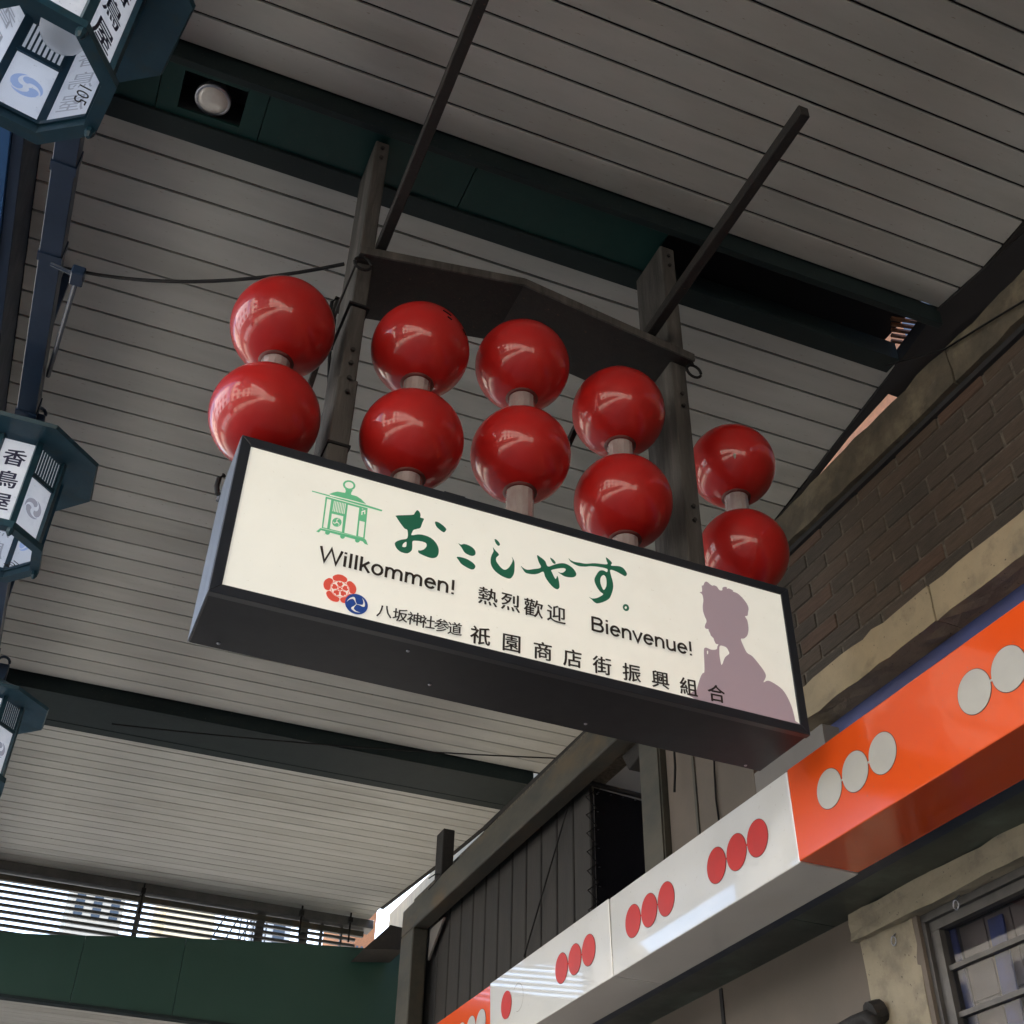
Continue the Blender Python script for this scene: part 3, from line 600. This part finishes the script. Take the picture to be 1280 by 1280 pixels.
# kanji lines
def kanji(s, xs, z, size, off, shear):
    for ch, x in zip(s, xs):
        V, Fc = textgeo(ch, size, off, shear); sets = []
        for dx, dz in ((-off, 0), (off, 0), (0, off * .7), (0, -off * .7)):
            yy = step(); sets.append(([(x + a + dx, yy, z + b + dz) for a, b in V], Fc))
        mesh('kanji_character', *join(*sets), M['ink'], face)
kanji('祇園商店街振興組合', [1.457, 1.597, 1.739, 1.876, 2.015, 2.157, 2.297, 2.436, 2.576], 4.2045, .092, .0016, .05)
kanji('熱烈歡迎', [1.483, 1.587, 1.693, 1.801], 4.405, .094, .0013, 0)
kanji('八坂神社参道', [1.041, 1.108, 1.168, 1.225, 1.285, 1.343], 4.2055, .066, .0010, .10)
# Latin line: even-weight grotesque letters drawn as ribbons (cap height 1)
def arc(cx, cy, rx, ry, a0, a1, n=10): return [(cx + rx * math.cos(math.radians(a0 + (a1 - a0) * i / n)), cy + ry * math.sin(math.radians(a0 + (a1 - a0) * i / n))) for i in range(n + 1)]
XH = .74; K = .077
GL = {
 'W': (1.30, [[(.05, 1), (.33, .02), (.65, .98), (.97, .02), (1.25, 1)]]),
 'i': (.31, [[(.155, 0), (.155, XH)], [(.155, .87), (.155, 1.0)]]),
 'l': (.31, [[(.155, 0), (.155, 1)]]),
 'k': (.68, [[(.13, 0), (.13, 1)], [(.58, XH), (.13, .29)], [(.30, .44), (.62, 0)]]),
 'o': (.77, [arc(.385, .365, .275, .32, 0, 360, 20)]),
 'm': (1.15, [[(.13, 0), (.13, XH)], [(.13, .44)] + arc(.345, .47, .20, .215, 155, 0, 8) + [(.545, 0)], [(.56, .44)] + arc(.79, .47, .21, .215, 160, 0, 8) + [(1.0, 0)]]),
 'e': (.77, [[(.12, .40), (.645, .40)] + arc(.385, .37, .27, .315, 5, 325, 18)]),
 'n': (.77, [[(.13, 0), (.13, XH)], [(.13, .42)] + arc(.385, .44, .24, .245, 155, 0, 9) + [(.625, 0)]]),
 '!': (.36, [[(.19, .29), (.19, 1)], [(.19, 0), (.19, .13)]]),
 'B': (.93, [[(.14, 0), (.14, 1)], [(.14, .945), (.50, .945)] + arc(.52, .745, .22, .20, 90, -90, 8) + [(.14, .53)], [(.16, .525), (.54, .525)] + arc(.56, .29, .25, .235, 90, -90, 8) + [(.14, .055)]]),
 'v': (.69, [[(.05, XH), (.345, .02), (.64, XH)]]),
 'u': (.77, [[(.63, XH), (.63, 0)], [(.13, XH), (.13, .36)] + arc(.37, .29, .24, .245, 182, 330, 9)])}
def ribbon(pts, k):
    V = []; Fc = []; n = len(pts)
    for i, p in enumerate(pts):
        a = Vector(pts[max(i - 1, 0)]); b = Vector(pts[min(i + 1, n - 1)]); p = Vector(p)
        if 0 < i < n - 1:
            d1 = (p - a).normalized(); d2 = (b - p).normalized(); d = (d1 + d2)
            d = d.normalized() if d.length > .2 else Vector((1, 0)); nrm = Vector((-d.y, d.x)); s = 1 / max(.45, abs(nrm.dot(Vector((-d1.y, d1.x)))))
        else: d = (b - a).normalized(); nrm = Vector((-d.y, d.x)); s = 1
        V += [p + nrm * k * s, p - nrm * k * s]
    for i in range(n - 1): Fc.append((2 * i, 2 * i + 1, 2 * i + 3, 2 * i + 2))
    return V, Fc
def latin(s, x0, x1, zb, hgt):
    tot = sum(GL[c][0] for c in s); kx = (x1 - x0) / tot; x = x0
    for c in s:
        adv, st = GL[c]; sets = []
        for pl in st:
            V, Fc = ribbon(pl, K); yy = step(); sets.append(([(x + v.x * kx, yy, zb + v.y * hgt) for v in V], Fc))
        x += adv * kx
        mesh('latin_letter', *join(*sets), M['ink'], face)
latin('Willkommen!', .746, 1.336, 4.3685, .0725)
latin('Bienvenue!', 1.963, 2.472, 4.3655, .0735)

# ------------------------------------------------------------------ shop fascias
FX = 3.2; FZ0, FZ1 = 3.69, 4.137
def fascia(y0, y1, m, label, dots, dm, x=FX, joints=(), tilt=0.):
    t = thing('shop_fascia', (x, y0, FZ0), label, 'fascia sign', 'glossy fascia boxes over the shops')
    ys = [y0] + list(joints) + [y1]; x0_ = x; tilt0 = tilt
    for a, b in zip(ys, ys[1:]):
        tilt = tilt0 if a > 6 else tilt0 * .45
        g_ = boxg(x, x + .32, a + .003, b - .003, FZ0, FZ1); g_ = ([(p[0] - (tilt if p[2] > 4 and p[0] < x + .1 else 0), p[1], p[2]) for p in g_[0]], g_[1])
        pn = bevelled('fascia_panel', g_, m, t, .006, seg=2)
        if tilt: x = x0_ - tilt * .515
        sl = tilt / (FZ1 - FZ0)
        for (c, n) in dots:
            if not (a < c < b): continue
            cs = [c + .19 * (k - (n - 1) / 2) for k in range(n)]
            def disc(yc, r, xx, n_=40): return [(xx - sl * r * math.sin(2 * PI * k / n_), yc + r * math.cos(2 * PI * k / n_), 3.92 + r * 1.0 * math.sin(2 * PI * k / n_)) for k in range(n_)]
            for q, yc in enumerate(cs):
                e = mesh('disc_edge', disc(yc, .0925, x - .0016), [tuple(range(40))[::-1]], M['dot_edge'], pn)
                mesh('dango_disc', *prism(disc(yc, .0895, x - .0020), (-.0012, 0, 0)), dm, pn)
            if n > 1: mesh('disc_link', *boxg(x - .0022, x - .0008, cs[0], cs[-1], 3.916, 3.925), dm, pn)
        x = x0_
    return t
fascia(-3.0, 4.235, M['orange'], 'glossy orange fascia box with pale grey dots, right of the sign', [(3.752, 3), (2.80, 3), (1.85, 3)], M['dot_grey'], FX - .012, (.6,))
fascia(4.241, 7.93, M['white'], 'glossy white fascia box with red dots in threes', [(4.733, 3), (5.634, 3), (6.57, 3)], M['dot_red'], FX, (6.095,), tilt=.014)
fascia(7.936, 12.0, M['orange'], 'far orange fascia corner at the bottom edge, left of the white fascia', [(8.30, 3), (9.2, 3)], M['dot_grey'])
wf = [o for o in COL.objects if o.name.startswith('fascia_panel')]
e = wf[3] if len(wf) > 3 else wf[-1]
mesh('dango_disc', *prism([(FX - .0093 - .031 * .0895 * math.sin(2 * PI * k / 40), 7.633 + .0895 * math.cos(2 * PI * k / 40), 3.92 + .0895 * math.sin(2 * PI * k / 40)) for k in range(40)], (-.0012, 0, 0)), M['dot_red'], e)
mesh('disc_ghost', *[[(FX - .0086 - .031 * r * math.sin(2 * PI * k / 30), 7.44 + r * math.cos(2 * PI * k / 30), 3.92 + r * math.sin(2 * PI * k / 30)) for r in (.086, .09) for k in range(30)], [(k, (k + 1) % 30, 30 + (k + 1) % 30, 30 + k) for k in range(4, 24)]], M['tape'], e)

# ------------------------------------------------------------------ shop building on the right
WX = 3.9
t = thing('brick_building', (4.2, 1.5, 0), 'old brown brick building with ochre concrete bands on the right', 'building')
mesh('wall', *join(boxg(WX + .005, WX + .4, -3, 5.3, 4.85, 6.05), boxg(WX + .012, WX + .4, 5.3, 12, 6.0, 6.2)), M['mortar'], t)
zrow = [4.982 + i * .1075 for i in range(10)]
for r, z in enumerate(zrow):
    y = 1.1 + (.18 if r % 2 else 0)
    while y < 5.28:
        L = .355 if y + .36 < 5.3 else 5.3 - y
        if L > .05:
            dx = random.uniform(-.003, .003)
            bevelled('brick', boxg(WX - .003 + dx, WX + .03, y + .007, y + L - .006, z + .005, min(z + .1015 + random.uniform(-.002, .001), 6.03)), random.choice(BRK), t, .004)
        y += .36
def rough(name, g, m, amp=.012, cuts=14, parent=t, off=.008, along=1):
    o = mesh(name, g[0], g[1], m, parent); bm = bmesh.new(); bm.from_mesh(o.data); bmesh.ops.recalc_face_normals(bm, faces=bm.faces)
    for _ in range(1):
        ed = [e_ for e_ in bm.edges if abs((e_.verts[0].co - e_.verts[1].co)[along]) > .3]; bmesh.ops.subdivide_edges(bm, edges=ed, cuts=cuts)
    ed = [e_ for e_ in bm.edges if .07 < e_.calc_length() < .7 and abs((e_.verts[0].co - e_.verts[1].co)[along]) < .02]; bmesh.ops.subdivide_edges(bm, edges=ed, cuts=2)
    for v in bm.verts: v.co += Vector([random.uniform(-amp, amp) * q for q in (1, .2, 1)])
    bmesh.ops.triangulate(bm, faces=bm.faces); bm.to_mesh(o.data); bm.free(); return o
rough('sill_band', boxg(3.735, WX + .02, 1.0, 3.62, 4.775, 4.978), M['concrete'], .006, 24)
rough('sill_band', boxg(3.735, WX + .02, 3.63, 5.32, 4.775, 4.978), M['concrete'], .006, 18)
rough('coping_band', boxg(3.84, WX + .5, 1.0, 3.2, 6.06, 6.312), M['ledge'], .007, 20)
rough('coping_band', boxg(3.84, WX + .5, 3.21, 5.6, 6.06, 6.312), M['ledge'], .007, 20)
mesh('coping_shadow_strip', *boxg(3.87, WX + .02, 1.0, 5.5, 6.02, 6.055), M['dark'], t)  # dark strip standing in for the shadow line below the coping
0 and rough('drip_mould', boxg(3.77, WX + .02, 1.0, 5.3, 4.757, 4.774), M['ledge'], .008, 40)
mesh('blue_sheet', *boxg(WX - .01, WX + .03, 1.0, 4.9, 4.2, 4.772), M['tarp'], t)
mesh('shop_wall', *join(boxg(3.86, 3.95, -34, 1.0, 0, 7.4), boxg(3.86, 3.95, 4.3, 12.0, 0, 3.74), boxg(3.96, 4.3, -3, 12, 0, 2.3), boxg(3.9, 4.3, 16.2, 90, 0, 5.68)), M['brown'], t)
mesh('wall_joint', *boxg(3.852, 3.862, 6.0, 6.03, 2.2, 3.69), M['dark'], t)
rough('lintel', boxg(3.81, 3.95, 1.0, 4.73, 3.572, 3.70), M['concrete2'], .006, 30)
rough('pilaster', boxg(3.855, 3.97, 4.33, 4.715, 1.6, 3.575), M['concrete2'], .007, 10, along=2)
for (x, y) in ((1117, 1176), (1195, 1131)):
    p = at(x, y, 0, 3.84); mesh('hook_ring', *tube([(p.x, p.y + .016 * math.cos(a), p.z + .022 * math.sin(a)) for a in [i * PI / 6 for i in range(13)]], .0035, 6), M['screw'], t)
    mesh('hook_stem', *tube([(p.x, p.y, p.z + .02), (p.x + .03, p.y, p.z + .045)], .004, 6), M['screw'], t)
# window under the lintel
w = mesh('window', *join(boxg(3.90, 3.96, 4.215, 4.273, 2.3, 3.488), boxg(3.90, 3.96, 2.0, 4.273, 3.49, 3.533), boxg(3.88, 3.955, 4.275, 4.329, 2.3, 3.533), boxg(3.88, 3.955, 2.0, 4.329, 3.535, 3.571)), M['alu'], t)
for z in (3.315, 3.115, 2.9): mesh('glazing_bar', *boxg(3.915, 3.95, 2.0, 4.215, z - .011, z + .011), M['alu'], w)
mesh('glass', *boxg(3.93, 3.934, 2.0, 4.22, 2.3, 3.5), M['glass'], w)
tl = []
for j in range(7):
    for i in range(12): tl.append(boxg(3.985, 3.995, 2.2 + i * .165 + .004, 2.365 + i * .165 - .004, 2.34 + j * .165 + .004, 2.505 + j * .165 - .004))
o = mesh('mirrored_tiles', *join(*tl), M['tile'], w); o['kind'] = 'stuff'  # tile grid behind the glass stands in for a reflected wall
mesh('room_wall', *boxg(3.997, 4.2, 1.9, 4.5, 2.2, 3.75), M['dark'], w)
for a, b in (((1234, 1150), (1262, 1290)), ((1172, 1150), (1205, 1290))):
    p, q = at(*a, 0, 3.965), at(*b, 0, 3.965); mesh('mirrored_drape', *prism([p, p + Vector((0, -.09, 0)), q + Vector((0, -.09, 0)), q + Vector((0, .0, 0))], (.01, 0, 0)), M['bluecloth'], w)  # blue strips stand in for a drape reflected in the glass
# soffit behind the fascia
t2 = thing('canopy_soffit', (3.6, 0, 3.69), 'grey green metal soffit strip between the fascia boxes and the wall', 'soffit')
mesh('gap_plate', *boxg(3.50, 3.60, -3, 12, 3.75, 3.78), M['dark'], t2)
for a, b in ((-3, 1.0), (1.0, 4.9), (4.9, 8.5), (8.5, 12)): bevelled('soffit_sheet', boxg(3.592, 3.862, a + .002, b - .002, 3.703, 3.73), M['greensoffit'], t2, .002)
mesh('edge_strip', *boxg(3.52, 3.594, -3, 12, 3.70, 3.715), M['bluedark'], t2)
# pipe fitting at the bottom edge
p = at(1085, 1272, 0, 3.78)
t2 = thing('pipe_elbow', p, 'dark grey pipe elbow on the wall below the pilaster', 'pipe')
mesh('elbow', *tube([p + Vector((0, .22, -.01)), p + Vector((0, .10, .0)), p + Vector((0, .0, .0)), p + Vector((0, -.05, -.03)), p + Vector((0, -.06, -.14)), p + Vector((0, -.06, -.4))], .035, 12), M['brace'], t2, smooth=True)
mesh('flange', *tube([p + Vector((0, -.02, .01)), p + Vector((.06, -.03, .03))], .055, 12), M['brace'], t2)
# ------------------------------------------------------------------ plain walls beyond the brick
t = thing('brown_wall', (3.8, 5, 0), 'brown panelled wall seen between the sign and the white fascia', 'wall')
mesh('panel', *boxg(3.75, 3.86, 4.615, 5.29, 4.2, 4.70), M['grey_wall'], t)
ysb = [5.292, 5.70, 5.93, 6.28]
for a, b in zip(ysb, ysb[1:]): bevelled('panel', boxg(3.75, 3.86, a + .003, b - .003, 4.2, 6.2), M['brown'], t, .003)
mesh('joint_cover', *boxg(3.74, 3.752, 5.92, 5.945, 4.2, 6.2), M['gut'], t)
t = thing('grey_wall', (4.7, 8.6, 0), 'pale grey wall behind the black mesh screen', 'wall')
for i in range(9): bevelled('panel', boxg(3.97 + i * .45, 4.415 + i * .45, 8.5, 8.56, 3.5, 6.42 if i else 6.2), M['grey_wall'], t, .004)  # right-hand panels extended to block sky from the ball reflections
t = tag(mesh('steel_post', *boxg(3.70, 3.81, 6.29, 6.56, 3.78, 5.95), M['gut']), 'grey green steel post rising behind the white fascia, right of the black screen', 'post')
bm = bmesh.new(); bm.from_mesh(t.data); bmesh.ops.bevel(bm, geom=bm.edges[:], offset=.012, segments=2, affect='EDGES'); bm.to_mesh(t.data); bm.free()
tag(mesh('cable', *tube([at(x, y, 0, 3.69) for x, y in ((842, 925), (844, 960), (843, 990))], .008), M['wire']), 'grey cable running down beside the steel post', 'cable')
tag(mesh('cable', *tube([at(x, y, 0, 3.735) for x, y in ((892, 925), (893, 965), (895, 1000), (899, 1028))], .006), M['wire']), 'thin black cable hanging on the brown wall under the sign', 'cable')
# black mesh screen with laced edge
YS = 7.79
t = thing('mesh_screen', (4.0, YS, 3.8), 'black mesh screen laced to a frame beside the dark cladding', 'screen')
c = [at(x, y, 1, YS) for x, y in ((743, 985), (802, 1001), (806, 1100), (752, 1150))]
c[3].z = 4.0; c[2].z = 4.0; c[2].x = c[1].x; c[3].x = c[0].x
mesh('fabric', *prism([c[0], c[1], c[2], c[3]], (0, .01, 0)), M['screen'], t)
pa = at(731, 977, 1, YS)
mesh('top_rail', *tube([pa + Vector((-.05, 0, 0)), at(804, 1000, 1, YS) + Vector((0, 0, .03))], .022), M['brace'], t)
xl = at(732, 1000, 1, YS).x; zz = []
for i in range(22): zz.append((xl if i % 2 else c[0].x + .01, YS - .006, c[0].z - .02 - i * .075))
mesh('lacing', *tube(zz, .006, 5), M['wire'], t)
for i in range(8): mesh('eyelet', *lathe([(.001, -.002), (.009, 0), (.001, .002)], (c[0].x + .02, YS - .008, c[0].z - .05 - i * .15), 8), M['screw'], t)
for i in range(4): mesh('eyelet', *lathe([(.001, -.002), (.009, 0), (.001, .002)], (c[0].x + .03 + i * .11, YS - .008, c[0].z - .035), 8), M['screw'], t)
# dark cladding along the arcade
t = thing('cladding_wall', (3.95, 7.8, 3.6), 'dark charcoal cladding wall of upright panels under the gutter beam', 'wall')
y = 7.78; k = 0
while y < 12.0:
    b = y + .31; zb = 3.9
    q = [(3.93, y + .012, zb), (3.93, b - .012, zb), (3.93, b - .012, 5.9), (3.93, y + .012, 5.9)]
    bevelled('cladding_panel', prism(q, (.03, 0, 0)), M['clad'], t, .008)
    y = b
mesh('backing', *boxg(3.963, 3.972, 7.8, 12.3, 3.6, 5.66), M['dark'], t)
tag(mesh('stay_wire', *tube([at(710, 1008, 0, 3.9), at(655, 1196, 0, 3.9)], .007, 6), M['wire']), 'thin dark wire slanting across the charcoal cladding', 'wire')
# gutter beam and its post
t = thing('gutter_beam', (3.75, 6.5, 5.6), 'long brownish gutter beam with a post, sloping away below the sign', 'beam')
bevelled('beam', boxg(3.70, 3.86, 6.5, 11.7, 5.66, 5.935), M['gut'], t, .02, seg=3)
bevelled('bracket', prism([(3.86, 6.62, 5.66), (3.86, 7.1, 5.66), (3.86, 7.0, 5.50), (3.86, 6.75, 5.56)], (.1, 0, 0)), M['brace'], t, .006)
bevelled('post', boxg(3.70, 3.86, 11.32, 11.70, 2.5, 5.66), M['gut'], t, .02, seg=3)
mesh('gusset', *prism([(3.87, 11.3, 5.65), (3.87, 10.9, 5.65), (3.87, 11.3, 5.35)], (.02, 0, 0)), M['grey_wall'], t)
pp = at(548, 1078, 0, 3.78)
bevelled('stub_post', boxg(3.73, 3.85, 10.65, 10.85, 5.935, 6.45), M['brace'], t, .006)
mesh('edge_rail', *bar(at(735, 914, 0, 3.95), at(606, 1036, 0, 3.95), .03, .05), M['brace'], t)
mesh('tie_wire', *tube([at(x, y, 0, 3.7) for x, y in ((536, 1098), (545, 1092), (552, 1094), (545, 1102), (536, 1112))], .006, 6), M['wire'], t)
# sandy wall beyond the ceiling edge
tag(mesh('sheet_wall', *boxg(5.35, 5.45, 5.7, 17.6, 5.0, 8.05), M['plaster2']), 'sandy coloured sheet wall glimpsed between the ceiling end and the gutter beam', 'wall')  # near stretch added to keep sky glints off the red balls
tag(mesh('lean_to_roof', *prism([at(x, y, 1, 15.2) for x, y in ((455, 1186), (488, 1156), (505, 1160), (505, 1187))], (0, .6, 0)), M['brace']), 'small dark lean-to roof at the end of the louvre, beside the gutter post', 'roof')

# ------------------------------------------------------------------ louvre and green board at the far end
YLV = 16.78
t = thing('louvre_screen', (1.8, YLV, 6.3), 'horizontal slat louvre letting in bright sky under the far end of the ceiling', 'louvre')
bevelled('head_rail', boxg(-3.0, 4.85, YLV - .07, YLV + .22, 7.47, 7.595), M['slat'], t, .004)
bevelled('flashing', boxg(-3.0, 4.75, YLV + .05, YLV + .12, 7.375, 7.455), M['gut'], t, .004)
for i in range(14):
    z = 7.30 - i * .086
    bevelled('slat', boxg(-3.0, 4.62, YLV, YLV + .05, z - .019, z + .019), M['slat'], t, .004)
for x, wd in ((172, .035), (327, .06), (337, .0), (383, .06), (405, .02), (430, .015)):
    if wd: mesh('mullion', *boxg(at(x, 1150, 1, YLV).x - wd, at(x, 1150, 1, YLV).x + wd, YLV + .06, YLV + .11, 6.1, 7.5), M['slat'], t)
for x in (179, 377, 438):
    p = at(x, 1115 + (x - 179) * .14, 1, YLV - .2)
    mesh('hanger_bolt', *tube([p + Vector((0, 0, -.3)), p + Vector((0, 0, .12))], .014, 6), M['wire'], t); mesh('bolt_nut', *boxg(p.x - .03, p.x + .03, p.y - .03, p.y + .03, p.z - .02, p.z + .05), M['wire'], t)
YB = 15.9
top = [at(-40, 1163, 1, YB), at(60, 1168, 1, YB), at(250, 1173, 1, YB), at(400, 1181, 1, YB), at(500, 1188, 1, YB)]
bot = [at(515, 1300, 1, YB), at(250, 1277, 1, YB), at(-40, 1243, 1, YB)]
t = thing('green_board', (1.8, YB, 5.7), 'wide dark green board across the far end of the arcade', 'board')
xs_ = [top[0].x - 1.6, at(100, 1200, 1, YB).x, at(228, 1200, 1, YB).x, 5.15]
def ztop(x):
    K = [(top[0].x - 2, top[0].z - .05)] + [(p.x, p.z) for p in top] + [(9, top[-1].z)]
    for (a, b), (c_, d) in zip(K, K[1:]):
        if x <= c_: return b + (d - b) * (x - a) / (c_ - a)
for a, b in zip(xs_, xs_[1:]):
    n = 6; q = [(a + .003, YB, 5.72), (b - .003, YB, 5.72)] + [(b - .003 + (a - b + .006) * i / n, YB, ztop(b + (a - b) * i / n)) for i in range(n + 1)]
    bevelled('board_panel', prism(q, (0, .08, 0)), M['board'], t, .004)
mesh('board_backing', *prism([(xs_[0], YB + .082, 5.73), (5.15, YB + .082, 5.73), (5.15, YB + .082, ztop(5.15) - .02), (xs_[1], YB + .082, ztop(xs_[1]) - .02), (xs_[0], YB + .082, ztop(xs_[0]) - .02)], (0, .02, 0)), M['board'], t)
mesh('bottom_lip', *boxg(xs_[0], 5.15, YB - .02, YB + .12, 5.68, 5.716), M['greenlight'], t)
t = thing('lower_ceiling', (0, 16.1, 5.7), kind='structure')
for i in range(20): bevelled('ceiling_board', boxg(-3, 4.6, 16.03 + i * .19 + .008, 16.03 + i * .19 + .182, 5.70, 5.72), M['plank'], t, .002)
mesh('ceiling_backing', *boxg(-3, 4.6, 16.0, 19.9, 5.73, 5.76), M['dark'], t)
mesh('ceiling_lining', *boxg(-1.2, 4.6, 19.92, 90, 5.70, 5.76), M['plank'], t)

# ------------------------------------------------------------------ wires on the left and the stay rod
t = thing('stay_rod', at(97, 345, 0, -.6), 'thin stay rod with a clamp block beside the lantern rail', 'rod')
p = at(97, 345, 0, -.6)
bevelled('clamp', boxg(p.x - .035, p.x + .035, p.y - .05, p.y + .05, p.z - .035, p.z + .035), M['bluedark'], t, .006)
mesh('rod', *tube([p, at(60, 470, 0, -.70)], .014), M['bluedark'], t)
mesh('pin', *tube([p + Vector((-.15, 0, .03)), p], .012), M['bluedark'], t)
a, b = at(80, 335, 0, -.72), at(430, 330, 1, 4.1)
def sag(a, b, s, n=14): return [a.lerp(b, i / n) + Vector((0, 0, -s * 4 * (i / n) * (1 - i / n))) for i in range(n + 1)]
tag(mesh('cable', *tube(sag(a, b, .13), .010), M['wire']), 'sagging black cable from the lantern rail to the left timber post', 'cable')
tag(mesh('cable', *tube(sag(at(140, 905, 2, 7.40), at(700, 948, 2, 7.35), .05), .008), M['wire']), 'thin loose wire strung along the second green beam', 'cable')
pc = [at(x, y, 1, 4.36) for x, y in ((421, 372), (415, 378), (413, 388), (418, 400), (412, 440), (410, 560))]
tag(mesh('cable', *tube(pc, .010), M['wire']), 'black power cable running down behind the left timber post', 'cable')
tag(mesh('cable', *tube([at(x, y, 0, 3.82) for x, y in ((1108, 457), (1180, 437), (1240, 400), (1290, 370))], .006), M['wire']), 'thin dark wire crossing the concrete coping at upper right', 'cable')

# ------------------------------------------------------------------ things beyond (seen through gaps, mirrored in gloss, or added to block light)
def facade(name, x0, x1, y0, y1, z1, m, label, face_ax, nx, nz, zw0=3.0, side=1):
    t = thing(name, ((x0 + x1) / 2, (y0 + y1) / 2, 0), label, 'building')
    mesh('wall', *boxg(x0, x1, y0, y1, -.1, z1), m, t)
    mesh('parapet', *boxg(x0 - .1, x1 + .1, y0 - .1, y1 + .1, z1 + .003, z1 + .3), M['plaster'], t)
    for i in range(nx):
        for k in range(nz):
            z = zw0 + k * 2.9
            if z + 1.5 > z1: continue
            if face_ax == 'x':
                L = (y1 - y0) / nx; ya = y0 + i * L + L * .25; yb = ya + L * .5; xf = x1 if side > 0 else x0
                g1 = boxg(xf - .05, xf + .03 * side, ya, yb, z, z + 1.5); g0 = boxg(xf - .02, xf + .06 * side, ya - .06, yb + .06, z - .06, z)
            else:
                L = (x1 - x0) / nx; xa = x0 + i * L + L * .25; xb = xa + L * .5
                g1 = boxg(xa, xb, y0 - .03, y0 + .05, z, z + 1.5); g0 = boxg(xa - .06, xb + .06, y0 - .06, y0 + .02, z - .06, z)
            wn = mesh('window', *g1, M['winglass'], t); mesh('sill', *g0, M['plaster'], wn)
    return t
facade('far_building', -22, -13, -40, 1.0, 15.5, M['plaster'], 'plastered shop building across the street, mirrored in the red balls', 'x', 12, 4)
facade('far_building', -22, -13, 3.6, 13, 14.0, M['paleface'], 'grey shop building across the street beyond the gap', 'x', 4, 3)
facade('far_building', -22, -13, 15, 40, 11.5, M['plaster'], 'lower pale building across the street farther along', 'x', 8, 3)
t = thing('opposite_canopy', (-11.5, 10, 5), 'arcade canopy on the other side of the street', 'canopy')
mesh('roof_slab', *boxg(-13, -10.2, -20, 40, 5.2, 5.45), M['plaster'], t)
mesh('edge_beam', *boxg(-10.2, -10.05, -20, 40, 5.05, 5.55), M['green'], t)
for y in range(-18, 40, 6): mesh('post', *boxg(-10.3, -10.15, y, y + .15, 0, 5.05), M['green'], t)
facade('end_building', 2.2, 4.6, 58, 64, 25.5, M['plaster'], 'pale apartment block glimpsed through the far louvre', 'y', 3, 7)
facade('end_building', 6.8, 9.2, 60, 66, 25.2, M['warm'], 'cream block glimpsed through the middle of the far louvre', 'y', 2, 6)
facade('end_building', 9.9, 10.9, 50, 54, 22, M['paleface'], 'narrow grey block glimpsed through the far louvre', 'y', 1, 6)
t = thing('fire_stair', (3.2, 20, 7), 'thin steel stair lines glimpsed through the middle of the louvre', 'stair')
for i in range(4): mesh('stair_rail', *bar((2.45 + i * .22, 20, 6.6), (3.55 + i * .22, 20, 9.2), .03, .03), M['slat'], t)
for i in range(5): mesh('post', *boxg(3.5 + i * .11, 3.52 + i * .11, 20.05, 20.08, 6, 9.4), M['slat'], t)
facade('end_building', 14.3, 15.2, 52, 58, 24, M['orangebrick'], 'warm brick block glimpsed through the right end of the louvre', 'y', 4, 6)
facade('orange_brick_block', 8.0, 14, 6.3, 9.6, 16, M['orangebrick'], 'orange brick block glimpsed through the slit above the concrete coping', 'x', 3, 5, side=-1)
facade('end_building', -14, 16, -48, -40, 14, M['plaster'], 'plastered building added behind the photographer to block light', 'y', 8, 3)  # unseen building added to darken the ceiling at upper right
facade('sun_block_house', 8.0, 14, -12, 5.9, 14, M['orangebrick'], 'brick house added behind the shop on the right to block the sun', 'x', 5, 4, side=-1)  # building added to keep direct sun off the balls
